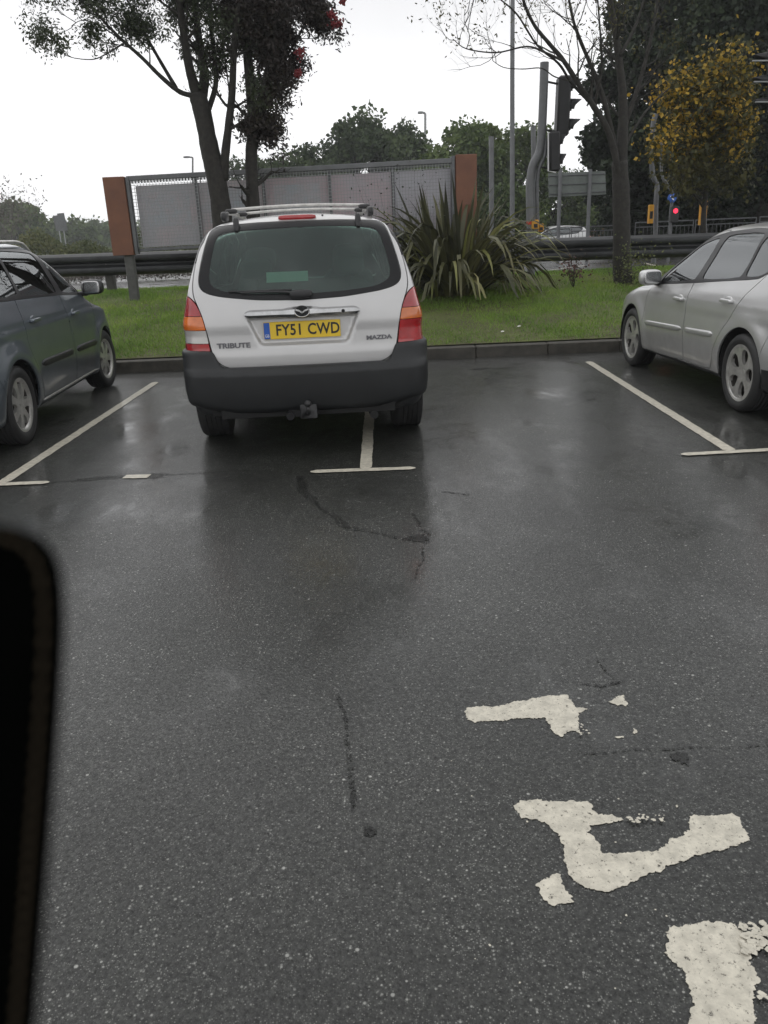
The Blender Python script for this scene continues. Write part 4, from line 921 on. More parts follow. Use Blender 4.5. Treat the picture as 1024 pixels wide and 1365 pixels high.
tag(blades('grass', 260000, (-8.5, 8.5, 10.36, 16.9), .045, .0045, M['grass'], 3, lambda a, b: float(vz(b))), kind='stuff')
# ================================================================== TREES, PLANTS, STREET FURNITURE
HZ = Vector((0, 0, 0))
def rv(s=1.): return Vector((random.gauss(0, s), random.gauss(0, s), random.gauss(0, s)))
def grow(mb, p, d, L, r, lvl, tips, spread=.75, up=.12, droop=0., n=5, seg=None, ratio=.62, nch=(2, 4)):
    pts = [p.copy()]; q = p.copy(); d = d.normalized(); k = n
    for i in range(k):
        d = (d+rv(.16)+Vector((0, 0, up-droop*i/k))).normalized(); q = q+d*(L/k); pts.append(q.copy())
    rad = [r*(1-.62*i/k) for i in range(k+1)]
    mb.tube(pts, rad, 5 if r < .02 else 7, cap=False)
    if lvl <= 0: tips.append((pts[-1], d)); tips.append((pts[-2], d)); return
    for _ in range(random.randint(*nch)):
        t = random.uniform(.35, 1.0); i = min(k, int(t*k)+1); ax = d.orthogonal().normalized(); ax.rotate(Matrix.Rotation(random.uniform(0, 6.283), 3, d))
        nd_ = (d*(1-spread*.35)+ax*spread*random.uniform(.6, 1.2)).normalized()
        grow(mb, pts[i], nd_, L*ratio*random.uniform(.75, 1.2), rad[i]*.62, lvl-1, tips, spread, up, droop, max(3, n-1), None, ratio, nch)
    tips.append((pts[-1], d))
def leaves(P, size, asp, hang=.0, seed=0, fold=False):
    g = np.random.default_rng(seed); n = len(P); a = g.normal(size=(n, 3)); a[:, 2] -= hang; a /= np.linalg.norm(a, axis=1)[:, None]
    b = np.cross(a, g.normal(size=(n, 3))); b /= np.linalg.norm(b, axis=1)[:, None]+1e-9; s = size*g.uniform(.55, 1.3, n)[:, None]
    V = np.zeros((n, 4, 3)); V[:, 0] = P; V[:, 1] = P+a*s*.45+b*s*asp*.5; V[:, 2] = P+a*s; V[:, 3] = P+a*s*.5-b*s*asp*.5
    return V.reshape(-1, 3)
def around(tips, n, sg, seed=0, squash=1.):
    g = np.random.default_rng(seed); T = np.array([tuple(t[0]) for t in tips]); i = g.integers(0, len(T), n); w_ = g.random(len(T))**1.5+.1; i = g.choice(len(T), n, p=w_/w_.sum())
    return T[i]+g.normal(size=(n, 3))*sg*[1, 1, squash]
def clumps(cent, rad, k, per, cr, seed, flat=.85, shell=.55):
    """points in leaf clumps spread over a big uneven crown"""
    g = np.random.default_rng(seed); out = []
    for j in range(k):
        u = g.normal(size=3); u /= np.linalg.norm(u); u[2] = u[2]*.9; r_ = g.uniform(shell, 1.0)**.5*(1+.16*math.sin(j*2.4)); c = np.array(cent)+u*np.array(rad)*r_; cc = cr*g.uniform(.5, 1.25)
        v = g.normal(size=(per, 3)); v /= np.linalg.norm(v, axis=1)[:, None]; v *= (g.random((per, 1))**.45)*cc; v[:, 2] *= flat; out.append(c+v)
    return np.vstack(out)
LM = {}
LM['rowan'] = leaf_mat('dark_leaf', [(.012, .018, .010), (.024, .034, .017), (.040, .054, .024), (.07, .08, .03)], .5, .16, .9)
LM['rowan_red'] = leaf_mat('dark_reddish_leaf', [(.012, .011, .009), (.022, .018, .016), (.038, .028, .024), (.05, .05, .022)], .5, .14, .9)
LM['far_dark'] = leaf_mat('far_dark_leaf', [(.018, .032, .014), (.034, .056, .022), (.058, .085, .030), (.09, .12, .04)], .7, .15, .35)
LM['far_mid'] = leaf_mat('far_mid_leaf', [(.026, .045, .014), (.055, .088, .024), (.095, .135, .034), (.14, .175, .05)], .7, .2, .35)
LM['deep_green'] = leaf_mat('deep_green_leaf', [(.003, .006, .003), (.007, .014, .006), (.016, .029, .010), (.034, .050, .016)], .65, .12, .5)  # very dark green foliage of the tall trees
LM['gold'] = leaf_mat('golden_leaf', [(.10, .08, .012), (.26, .19, .022), (.48, .31, .035), (.60, .38, .06)], .6, .3, 1.1)
LM['olive'] = leaf_mat('olive_leaf', [(.020, .026, .008), (.045, .048, .014), (.08, .075, .018), (.12, .10, .022)], .6, .25, 1.0)
LM['berry'] = pmat('berry_red', (.15, .006, .010), .5)
LM['hedge'] = leaf_mat('hedge_leaf', [(.05, .065, .025), (.09, .11, .04), (.14, .15, .06), (.20, .19, .09)], .7, .2, .3)
LM['scrub'] = leaf_mat('scrub_leaf', [(.06, .05, .045), (.12, .105, .095), (.18, .165, .15), (.14, .16, .08)], .8, .2, .8)
def tree_from(name, label, cat, base, limbs, depth, leaf, group=None, lv=2, L=.9, n_leaf=20000, sg=.16, size=.055, asp=.38, per=5, spread=.8, up=.12, droop=0., upper=None, dj=.5, sub_r=.45, pos=None):
    """limbs: pixel polylines with radii (m), turned into points at a depth from the camera that wanders by dj"""
    t = thing(name, label, cat, base, 0, group); mb = MB(); tips = []; off = Vector(base)
    for (pts, r0, r1, off0, off1, spawn) in limbs:
        P = []
        for i, (x, y) in enumerate(pts):
            f = i/(len(pts)-1); P.append(at(x, y, depth+off0+(off1-off0)*f)-off)
        # smooth resample
        Q = []
        for i in range(len(P)-1):
            a, b, c, d = P[max(i-1, 0)], P[i], P[i+1], P[min(i+2, len(P)-1)]
            for k in range(5):
                u = k/5; Q.append(.5*((2*b)+(c-a)*u+(2*a-5*b+4*c-d)*u*u+(3*b-a-3*c+d)*u**3))
        Q.append(P[-1]); m = len(Q); rad = [(r0+(r1-r0)*(i/(m-1))**.8)*(1+.06*random.uniform(-1, 1)) for i in range(m)]
        mb.tube(Q, rad, 12 if r0 > .07 else 7, cap=True)
        for _ in range(spawn):
            i = random.randint(int(m*.3), m-1); d = (Q[min(i+1, m-1)]-Q[i-1]).normalized(); ax = d.orthogonal(); ax.rotate(Matrix.Rotation(random.uniform(0, 6.283), 3, d)); ax.normalize()
            grow(mb, Q[i], (d*.55+ax*spread), L*random.uniform(.55, 1.15), max(.006, rad[i]*sub_r), lv, tips, spread, up, droop)
        tips.append((Q[-1], Vector((0, 0, 1))))
    mb.build('trunk', M['bark'], t, smooth=True)
    if n_leaf:
        T = tips if upper is None else [q for q in tips if upper(q[0]+off)]
        P = around(T, n_leaf//per, sg, 5)
        if per > 1: P = (P[:, None, :]+np.random.default_rng(9).normal(size=(len(P), per, 3))*size*.8).reshape(-1, 3)
        fast_mesh('crown', leaves(P, size, asp, .35, 3), 4, leaf, t)
    return t, tips, off
h2 = lambda pts: [(x/2, y/2) for x, y in pts]
D1 = 13.0
# --- the two dark trees behind the off-roader
b1 = at(297, 395, D1); b1.z = gz(b1.x, D1)-.03
A_l = [(h2([(596, 830), (594, 700), (592, 575), (576, 470), (560, 400), (540, 300), (525, 250)]), .175, .12, 0, 0, 0),
       (h2([(525, 250), (505, 180), (490, 90), (470, -40), (440, -170)]), .085, .03, 0, -.5, 11),
       (h2([(535, 275), (545, 200), (530, 100), (520, 0), (530, -130)]), .085, .03, 0, .5, 10),
       (h2([(596, 480), (602, 400), (618, 260), (625, 120), (640, -10), (650, -160)]), .075, .03, 0, -.3, 10),
       (h2([(545, 320), (575, 230), (570, 140), (560, 30), (575, -100)]), .05, .02, 0, .7, 7),
       (h2([(520, 255), (480, 245), (430, 205), (380, 155), (330, 110), (280, 60), (240, 10), (215, -60)]), .042, .010, 0, -.6, 11),
       (h2([(470, 235), (420, 150), (370, 60), (330, -20), (300, -90)]), .030, .012, 0, .3, 10),
       (h2([(330, 115), (290, 140), (250, 158), (200, 155), (170, 145)]), .012, .004, -.3, -.5, 2),
       (h2([(350, 130), (300, 90), (250, 60), (215, 55), (190, 70)]), .012, .004, -.2, -.4, 4)]
tA, tipsA, oA = tree_from('rowan_tree', 'dark leafy tree with a forking trunk, left of the pair behind the off-roader', 'tree', b1, A_l, D1, LM['rowan'], lv=3, L=.44, n_leaf=30000, sg=.05, size=.06, asp=.36, per=6, upper=lambda p: p.z > 3.3)
b2 = at(337, 395, D1+.2); b2.z = gz(b2.x, D1+.2)-.03
B_l = [(h2([(676, 830), (676, 700), (675, 560), (670, 420), (675, 340), (665, 200), (655, 60), (650, -150)]), .135, .05, 0, 0, 15),
       (h2([(680, 345), (696, 260), (712, 190), (730, 90), (745, -30), (755, -150)]), .06, .02, 0, -.5, 15),
       (h2([(690, 310), (725, 250), (760, 160), (800, 90), (825, 20)]), .035, .010, 0, .3, 15),
       (h2([(676, 380), (650, 340), (620, 330), (612, 250), (600, 150)]), .030, .008, 0, .3, 5),
       (h2([(690, 330), (730, 310), (760, 305), (750, 360)]), .014, .004, 0, .2, 4)]
tB, tipsB, oB = tree_from('rowan_tree', 'dark tree with a straight trunk and red berries, right of the pair', 'tree', b2, B_l, D1+.2, LM['rowan_red'], lv=2, L=.36, n_leaf=38000, sg=.07, size=.07, asp=.38, per=7, upper=lambda p: p.z > (2.75 if p.x > b2.x+.12 else 3.75))
for (cx, cy, rr_) in ((455, 30, .13), (448, 20, .09), (407, 70, .10), (404, 98, .09), (463, 2, .07)):
    c = at(cx-6, cy, D1-.3)-oB; bm_ = MB()
    for _ in range(60): q = c+rv(rr_*.30); sellip(bm_, q, (.03, .03, .03), 1, 1, None, 6, 4)
    bm_.build('berry_cluster', LM['berry'], tB, smooth=True)
tB['label'] = 'dark tree with a straight trunk and red berries, right of the pair behind'
# --- nearly bare branching tree on the right of the verge
D3 = 14.3; b3 = at(830, 378, D3); b3.z = gz(b3.x, D3)-.04
C_l = [([(831, 392), (830, 372), (829, 320), (828, 260), (826, 215)], .175, .125, 0, 0, 0),
       ([(828, 235), (830, 180), (830, 125), (822, 55), (812, -10), (805, -90)], .10, .03, 0, .3, 9),
       ([(828, 262), (825, 232), (812, 178), (792, 143), (775, 118), (752, 82), (732, 58), (712, 33), (697, -2), (690, -50)], .065, .018, 0, -.6, 9),
       ([(828, 250), (818, 190), (804, 130), (788, 88), (772, 50), (762, 18), (752, -40)], .06, .014, 0, -.2, 12),
       ([(800, 150), (780, 130), (760, 108), (745, 85), (716, 60), (690, 20), (668, 0)], .030, .010, 0, -.5, 8),
       ([(752, 82), (727, 70), (702, 62), (662, 70), (622, 65), (604, 52)], .020, .006, -.5, -.9, 6),
       ([(622, 65), (626, 48), (619, 28), (620, 12)], .008, .003, -.9, -1.0, 3),
       ([(662, 70), (650, 60), (646, 50)], .007, .003, -.8, -.8, 1),
       ([(760, 108), (739, 102), (722, 91), (697, 92), (672, 90), (657, 81)], .012, .005, -.5, -.8, 2),
       ([(829, 215), (834, 165), (846, 130), (858, 90), (872, 30), (880, -40)], .06, .015, 0, .5, 13),
       ([(828, 240), (834, 195), (850, 165), (868, 140), (892, 118)], .035, .010, 0, .7, 6),
       ([(826, 75), (845, 40), (858, 0), (865, -50)], .03, .010, .1, .5, 6),
       ([(792, 143), (802, 90), (800, 40), (795, -20)], .028, .010, -.1, -.3, 7)]
tree_from('bare_tree', 'almost leafless tree with a thick dark trunk and thin spreading branches beside the silver hatchback', 'tree', b3, C_l, D3, LM['olive'], lv=2, L=.72, n_leaf=2200, sg=.10, size=.06, asp=.4, per=3, spread=.7, sub_r=.4, upper=lambda p: p.z > 4.2)
# --- golden tree
D4 = 18.5; b4 = at(940, 330, D4); b4.z = gz(b4.x, D4)-.04
G_l = [([(938, 345), (938, 290), (942, 240), (946, 190), (952, 140), (955, 115)], .07, .02, 0, 0, 14), ([(941, 250), (930, 200), (922, 165), (918, 135)], .035, .012, 0, -.3, 12), ([(942, 240), (958, 200), (972, 160), (976, 130)], .035, .012, 0, .3, 12),
       ([(940, 280), (915, 245), (900, 215)], .025, .01, 0, -.2, 6), ([(940, 275), (965, 245), (985, 220)], .025, .01, 0, .2, 6)]
tG, tipsG, oG = tree_from('maple_tree', 'small tree with yellow and orange autumn leaves behind the silver hatchback', 'tree', b4, G_l, D4, LM['olive'], lv=2, L=.46, n_leaf=9000, sg=.17, size=.10, asp=.75, per=3)
hi = [q for q in tipsG if (q[0]+oG).z > 3.0]
fast_mesh('golden_leaves', leaves(around(hi, 5000, .19, 8), .095, .8, .2, 6), 4, LM['gold'], tG)
# --- background trees
def bg_tree(name, label, px_, py_, Y, rw, top_py, leaf, k, per, cr, size, seed, group, low=.12, asp=.7):
    g0 = at(px_, py_, Y); zb = gz(g0.x, Y)-.1; zt = at(px_, top_py, Y).z; t = thing(name, label, 'tree', (g0.x, Y, zb), 0, group); H = zt-zb
    mb = MB(); tips = []; r0 = .022*H+.05; mb.tube([(0, 0, 0), (rv(.04).x*H*.3, 0, H*.3), (rv(.05).x*H*.4, 0, H*.62), (0, 0, H*.85)], [r0, r0*.8, r0*.5, r0*.2], 8)
    for _ in range(9): a = random.uniform(0, 6.28); z0 = H*random.uniform(.2, .6); grow(mb, Vector((0, 0, z0)), Vector((math.cos(a), math.sin(a), .8)), rw*.7, r0*.35, 1, tips)
    mb.build('trunk', M['bark'], t, smooth=True)
    zc = H*(1+low)/2; P = clumps((0, 0, zc), (rw, rw*.8, H*(1-low)/2-cr*.45), k, per, cr, seed)
    fast_mesh('crown', leaves(P, size, asp, .1, seed), 4, leaf, t); return t
BG = 'trees beyond the road'
for a in ((('broad dark green tree behind the middle of the mesh hoarding, tallest of the left trees'), 492, 250, 58, 3.4, 141, 'far_dark', 60, 330, 1.15, .30, 1),
          ('dark green tree behind the hoarding just left of the tallest one', 437, 250, 60, 2.9, 172, 'far_dark', 46, 300, 1.05, .30, 2),
          ('dark tree right of the tallest one, beside the far street lamp', 543, 250, 60, 2.3, 152, 'far_dark', 40, 300, 1.0, .28, 3),
          ('lower dark tree rising over the hoarding top right of the forked trunk', 385, 250, 56, 2.3, 192, 'far_dark', 34, 280, .9, .28, 4),
          ('small dark tree top showing between the two rowan trunks', 340, 250, 62, 2.0, 203, 'far_dark', 26, 260, .8, .28, 5),
          ('lighter green tree behind the right end of the hoarding', 625, 260, 50, 2.7, 154, 'far_mid', 60, 330, .95, .25, 6),
          ('mid green tree between the grey pole and the traffic signal', 688, 260, 52, 2.6, 166, 'far_mid', 56, 320, .95, .25, 7),
          ('small green tree below the lighter one, behind the spiky plant', 590, 280, 47, 1.9, 200, 'far_mid', 36, 300, .8, .22, 8),
          ('low green tree behind the back of the road sign', 735, 290, 56, 2.2, 232, 'far_mid', 36, 280, .8, .24, 9),
          ('small dark tree above the back of the road sign', 770, 290, 60, 2.4, 222, 'far_dark', 30, 240, .8, .24, 10),
          ('bush-like green tree at the foot of the tall lamp post', 660, 300, 44, 2.0, 238, 'far_mid', 40, 300, .8, .2, 11),
          ('tiny tree top above the hoarding beside the distant lamp', 268, 250, 75, 1.4, 216, 'far_mid', 14, 160, .6, .28, 12)):
    bg_tree('deciduous_tree', a[0], a[1], a[2], a[3], a[4], a[5], LM[a[6]], a[7], a[8], a[9], a[10], a[11], BG)
DG = 'tall dark trees behind the crossing'
for a in (('tall dark tree rising behind the bare tree', 862, 280, 28, 2.0, -120, 'deep_green', 75, 420, .80, .17, 21),
          ('tall dark tree behind the golden tree', 935, 280, 27, 2.4, -170, 'deep_green', 90, 450, .85, .17, 22),
          ('tall dark tree at the right edge of the photo', 1015, 280, 26, 2.4, -200, 'deep_green', 90, 450, .85, .17, 23),
          ('tall dark tree just beyond the right edge tree', 1110, 280, 29, 2.6, -150, 'deep_green', 60, 380, .9, .19, 24),
          ('small dark tree left of the bare trunk, hanging over the road sign', 818, 290, 30, 1.15, 138, 'deep_green', 26, 330, .6, .16, 25),
          ('low dark tree behind the blue round sign', 890, 300, 30, 2.0, 120, 'deep_green', 50, 380, .7, .17, 26),
          ('low dark tree right of the golden tree', 985, 300, 29, 2.2, 110, 'deep_green', 50, 380, .7, .17, 27)):
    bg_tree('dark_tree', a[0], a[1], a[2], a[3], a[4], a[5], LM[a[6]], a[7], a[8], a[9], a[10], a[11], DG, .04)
# --- far left: bare tree, hedges, distant woodland
b5 = at(8, 320, 52); b5.z = gz(b5.x, 52)
t5 = thing('bare_tree', 'pale leafless tree at the far left, beyond the barrier', 'tree', b5); mb = MB(); tips = []
for dx in (-1.6, -.7, .0, .7): 
    for _ in range(3): grow(mb, Vector((dx, 0, 0)), Vector((random.uniform(-.3, .3), random.uniform(-.3, .3), 1)), 2.6, .05, 3, tips, .6, .12)
mb.build('branches', pmat('pale_twigs', (.16, .15, .14), .9), t5)
fast_mesh('crown', leaves(around(tips, 1500, .25, 2), .16, .5, 0, 2), 4, LM['scrub'], t5)
def hedge_row(name, label, x0, x1, Y, h, dep, leaf, n, size, seed, zb=None, kind='stuff'):
    g = np.random.default_rng(seed); x = g.uniform(x0, x1, n); hh = h*(.82+.18*np.sin(x*.9)+.12*np.sin(x*2.3+1)); th = g.uniform(0, math.pi, n); r_ = g.uniform(.75, 1.05, n)
    z = np.abs(np.sin(th))**.6*hh*r_; y = Y+.028*x*0+np.cos(th)*dep/2*r_; base = zb if zb is not None else np.array([gz(a, Y) for a in x]); P = np.stack([x, y, z+base], -1)
    o = fast_mesh(name, leaves(P, size, .75, .1, seed), 4, leaf); return tag(o, label, None, None, kind)
hedge_row('hedge', 'yellow-green hedge beyond the barrier on the left', -32, -6, 46, 2.15, 2.4, LM['hedge'], 24000, .16, 31)
hedge_row('roadside_scrub', 'low brownish planting seen under the barrier on the left', -15, -1.5, 24.5, .52, 1.3, LM['scrub'], 26000, .06, 32)
hedge_row('hedge', 'dark hedge beyond the crossing on the right', -1, 30, 62, 2.6, 2.5, LM['far_dark'], 26000, .22, 33)
hedge_row('hedge', 'dark undergrowth below the tall trees', 8.5, 24, 33, 3.4, 2.5, LM['deep_green'], 30000, .17, 34)
WG = 'distant trees on the left skyline'
for i, (px_, tp, Y, rw) in enumerate(((20, 268, 120, 4.5), (40, 274, 130, 4.5), (62, 297, 150, 5.0), (85, 286, 140, 4.2), (108, 297, 160, 5), (128, 291, 190, 2.6), (146, 302, 200, 5), (-20, 270, 120, 6))):
    wt = bg_tree('distant_tree', ('rounded distant tree on the left skyline above the bare bush', 'distant round-topped tree right of the bare bush', 'low distant tree left of the sign backs', 'distant tree directly behind the sign backs', 'distant tree just right of the sign backs', 'smallest distant tree on the left skyline', 'distant tree beside the brown end board', 'distant tree at the left edge of the photo')[i], px_, 310, Y, rw, tp, LM['far_mid'], 26, 130, 1.7, .75, 40+i, WG)
g_ = np.random.default_rng(77)
P = np.concatenate([np.stack([g_.uniform(-190, 120, 26000), g_.uniform(150, 300, 26000), np.zeros(26000)], -1)]); P[:, 2] = np.array([far_z(a, b-.028*a) for a, b in P[:, :2]])+np.abs(g_.normal(size=26000))*1.9
tag(fast_mesh('distant_woodland', leaves(P, 1.5, .8, 0, 5), 4, LM['far_mid']), kind='stuff')

# --- spiky flax plant
M['flax'] = leaf_mat('flax_leaf', [(.022, .022, .017), (.050, .052, .028), (.10, .10, .045), (.20, .18, .09)], .42, .12, .7)
M['flax_pale'] = leaf_mat('flax_pale_leaf', [(.13, .14, .05), (.22, .23, .07), (.30, .27, .15)], .45, .2, 1)
fb_ = at(604, 396, 13.7); fb_.z = gz(fb_.x, 13.7); fx = thing('flax_plant', 'big spiky bronze-green flax plant with arching strap leaves on the verge', 'plant', fb_)
def flax(n, seed, wd, tilt, Lr, nm, mat, droop):
    rnd = random.Random(seed); V = []; F = []
    for _ in range(n):
        a = rnd.uniform(0, 6.283); ro = rnd.random()**.6*.34; b0 = Vector((math.cos(a)*ro*1.25, math.sin(a)*ro, 0)); el = rnd.uniform(*tilt); a2 = a+rnd.gauss(0, .35)
        d = Vector((math.cos(a2)*math.cos(el), math.sin(a2)*math.cos(el), math.sin(el))); L = rnd.uniform(*Lr); w_ = wd*rnd.uniform(.7, 1.25); side = Vector((-math.sin(a2), math.cos(a2), 0)); q = b0; m = 9; dr = droop*rnd.uniform(.4, 1.6); tw = rnd.uniform(-.8, .8); k = len(V); fold_at = rnd.choice((0, 0, 0, 5, 6))
        for i in range(m+1):
            f = i/m; ww = w_*(.75+.6*f)*(1-f**3.2)+.002; s_ = side.copy(); s_.rotate(Matrix.Rotation(tw*f, 3, d)); nrm = d.cross(s_)
            V += [q-s_*ww/2+nrm*ww*.18, q, q+s_*ww/2+nrm*ww*.18]
            if i: F += [[k+3*i-3, k+3*i-2, k+3*i+1, k+3*i], [k+3*i-2, k+3*i-1, k+3*i+2, k+3*i+1]]
            d = (d+Vector((0, 0, -dr*(.15+f*f)*(4 if fold_at and i == fold_at else 1)/m*3))).normalized(); q = q+d*(L/m)
            if q.z < .02: q.z = .02
    return link_mesh(nm, V, F, mat, fx, True)
flax(90, 1, .075, (.95, 1.5), (1.1, 1.95), 'leaf_fan', M['flax'], .55)
flax(230, 2, .075, (.6, 1.3), (1.1, 2.1), 'outer_leaves', M['flax'], 1.6)
flax(62, 3, .062, (.6, 1.35), (1.1, 2.0), 'pale_leaves', M['flax_pale'], 1.7)
# --- small plants on the verge
def bushy(name, label, px_, py_, Y, h, wd, leaf, n, size, seed, cat='shrub', sep=.5):
    b = at(px_, py_, Y); b.z = gz(b.x, Y)-.01; t = thing(name, label, cat, b); mb = MB(); tips = []
    for _ in range(7): grow(mb, Vector((0, 0, 0)), Vector((random.uniform(-.7, .7), random.uniform(-.7, .7), 1.1)), h*.8, .008, 1, tips, sep)
    mb.build('stems', M['bark'], t); P = around(tips, n, wd*.16, seed); P[:, 2] = np.maximum(P[:, 2], .02); fast_mesh('foliage', leaves(P, size, .6, 0, seed), 4, leaf, t); return t
LM['red_shrub'] = leaf_mat('dark_red_leaf', [(.02, .018, .015), (.05, .035, .025), (.12, .03, .03), (.07, .08, .03)], .5, .15, 3)
bushy('small_shrub', 'little dark red-tinged shrub alone on the grass, left of the bare trunk', 765, 378, 14.0, .36, .5, LM['red_shrub'], 260, .05, 51)
bushy('weed_clump', 'yellow-green weeds around the foot of the bare trunk', 842, 386, 14.0, .26, 1.3, LM['hedge'], 900, .045, 52, 'plant', 1.1)
bushy('bare_sapling', 'thin dark twiggy sapling between the off-roader roof and the flax plant', 530, 330, 13.6, 1.5, .6, LM['rowan'], 120, .04, 53, 'shrub', .45)
# two scraps of litter and a few fallen leaves
mb = MB(); wl = pmat('litter_white', (.55, .55, .5), .6)
for i, (px_, py_) in enumerate(((670, 437), (692, 433))):
    q = gnd(px_, py_, .28); q.z = gz(q.x, q.y)+.01; t = MB(); t.add([(-.025, 0, 0), (.02, -.01, .008), (.028, .02, .015), (.0, .025, .02), (-.02, .02, .01)], [[0, 1, 4], [1, 2, 3], [1, 3, 4]]); o = t.build('paper_scrap', wl); o.location = q; tag(o, ('left white paper scrap lying in the grass right of the off-roader', 'right white paper scrap lying in the grass')[i], 'litter', 'paper scraps in the grass')

# fallen leaves lying about on the verge and along the kerb
g_ = np.random.default_rng(5); n_ = 900; x_ = g_.uniform(-6, 7, n_); y_ = 10.4+np.abs(g_.normal(0, 2.6, n_)); P = np.stack([x_, y_+.028*x_, vz(y_)+.035+g_.uniform(0, .02, n_)], -1)[y_ < 16.5]
k_ = g_.uniform(-5, 5, 70); P2 = np.stack([k_, 10.19+.028*k_-.12-np.abs(g_.normal(0, .25, 70)), np.full(70, .006)], -1)
V_ = leaves(np.vstack([P, P2]), .05, .6, 0, 12).reshape(-1, 4, 3); V_[:, :, 2] = V_[:, :1, 2]+(V_[:, :, 2]-V_[:, :1, 2])*.12; V_[:, :, 2] = np.maximum(V_[:, :, 2], .004)
tag(fast_mesh('fallen_leaves', V_.reshape(-1, 3), 4, LM['olive']), kind='stuff')
# ------------------------------------------------------------------ crash barrier
P0, P1 = at(-60, 341, 16.3), at(1060, 312, 15.1); x0, x1 = P0.x-4, P1.x+3
def bar_at(x): f = (x-P0.x)/(P1.x-P0.x); return Vector((x, 16.1-.19*(x-P0.x)/(P1.x-P0.x)*4, 1.43-.105*f))
bar = thing('crash_barrier', 'long dark steel crash barrier with a W-shaped beam behind the verge', 'barrier', (0, 0, 0))
prof = [(0, -.155), (-.015, -.15), (-.075, -.115), (-.08, -.10), (-.08, -.065), (-.075, -.05), (-.012, -.012), (-.012, .012), (-.075, .05), (-.08, .065), (-.08, .10), (-.075, .115), (-.015, .15), (0, .155)]
xs = np.linspace(x0, x1, 60); V = []; F = []; npf = len(prof)
for x in xs:
    c = bar_at(float(x)); c.z -= .20
    for a, b in prof: V.append((c.x, c.y+a*1.25, c.z+b*1.28))
for i in range(len(xs)-1):
    for j in range(npf-1): F.append([i*npf+j, i*npf+j+1, (i+1)*npf+j+1, (i+1)*npf+j])
steel = pmat('barrier_steel', (.038, .040, .042), .42, metal=.45, noise_amt=.45, noise_scale=3)
o = link_mesh('w_beam', V, F, steel, bar, True); md = o.modifiers.new('thickness', 'SOLIDIFY'); md.thickness = .006; sharp(o.data, R(25))
for x in (-11.7, -8.5, -5.31, -2.1, 1.1, 4.42, 7.6, 10.8):
    c = bar_at(x); g0 = gz(x, c.y+.13); mb = MB(); mb.box((x, c.y+.14, (c.z-.03+g0)/2), (.15, .16, c.z-.03-g0+.1), None, .01); mb.box((x, c.y+.03, c.z-.2), (.08, .07, .22)); mb.build('post', pmat('weathered_post', (.075, .072, .066), .8, noise_amt=.4, noise_scale=12) if 'wp' not in M else M['wp'], bar)
    b_ = MB(); b_.lathe([(.0005, -.012), (.014, -.01), (.016, 0)], 'y', 8, (x, c.y-.02, c.z-.2)); b_.build('bolt', M['galv'], bar)

# ------------------------------------------------------------------ mesh hoarding
DH = 14.35
hl, hr = at(176, 290, DH), at(606, 260, DH+.25); hor = (hr-hl); hor.z = 0; Lh = hor.length; ha = math.atan2(hor.y, hor.x)
zt0, zt1, zb0 = at(176, 238, DH).z, at(606, 214, DH+.25).z, at(178, 334, DH).z
hd = thing('hoarding', 'long hoarding of wire mesh over faded pink and grey panels with rust-brown end boards', 'hoarding', (hl.x, hl.y, 0), ha)
slope = (zt1-zt0)/Lh; Hh = zt0-zb0
brown = pmat('rust_brown_board', (.185, .078, .042), .65, col2=(.14, .058, .034), noise_scale=3, bump=.2, bump_scale=15)
def hz_(x, f): return zb0+slope*x+Hh*f
for x, nm in ((-.20, 0), (Lh+.19, 1)):
    mb = MB(); z0, z1 = hz_(x, -.06 if nm == 0 else -.1), hz_(x, 1.03 if nm == 0 else 1.07); mb.box((x, -.02, (z0+z1)/2), (.355, .16, z1-z0), None, .008)
    eb = mb.build('end_board', brown, hd)
    mb = MB(); mb.box((x+(.185 if nm == 0 else -.185)+(.03 if nm == 0 else -.03), .0, (z0+z1)/2), (.06, .14, (z1-z0)*.98), None, .006); mb.build('frame_upright', M['galv'], hd)
Mrot = Matrix.Rotation(-math.atan(slope), 3, 'Y')
mb = MB(); mb.box((Lh/2, -.0, hz_(Lh/2, 1.0)), (Lh, .10, .075), Mrot, .006); mb.build('top_rail', M['pole'], hd)
mb = MB(); mb.box((Lh/2, .02, hz_(Lh/2, .0)), (Lh, .06, .05), Mrot, .006); mb.build('bottom_rail', M['galv'], hd)
cuts = [.0, .205, .41, .615, .81, 1.0]
fad = [((.50, .43, .45), (.40, .42, .45)), ((.52, .42, .43), (.43, .42, .45)), ((.48, .43, .46), (.46, .36, .38)), ((.45, .42, .46), (.50, .38, .40)), ((.46, .46, .50), (.42, .38, .42))]
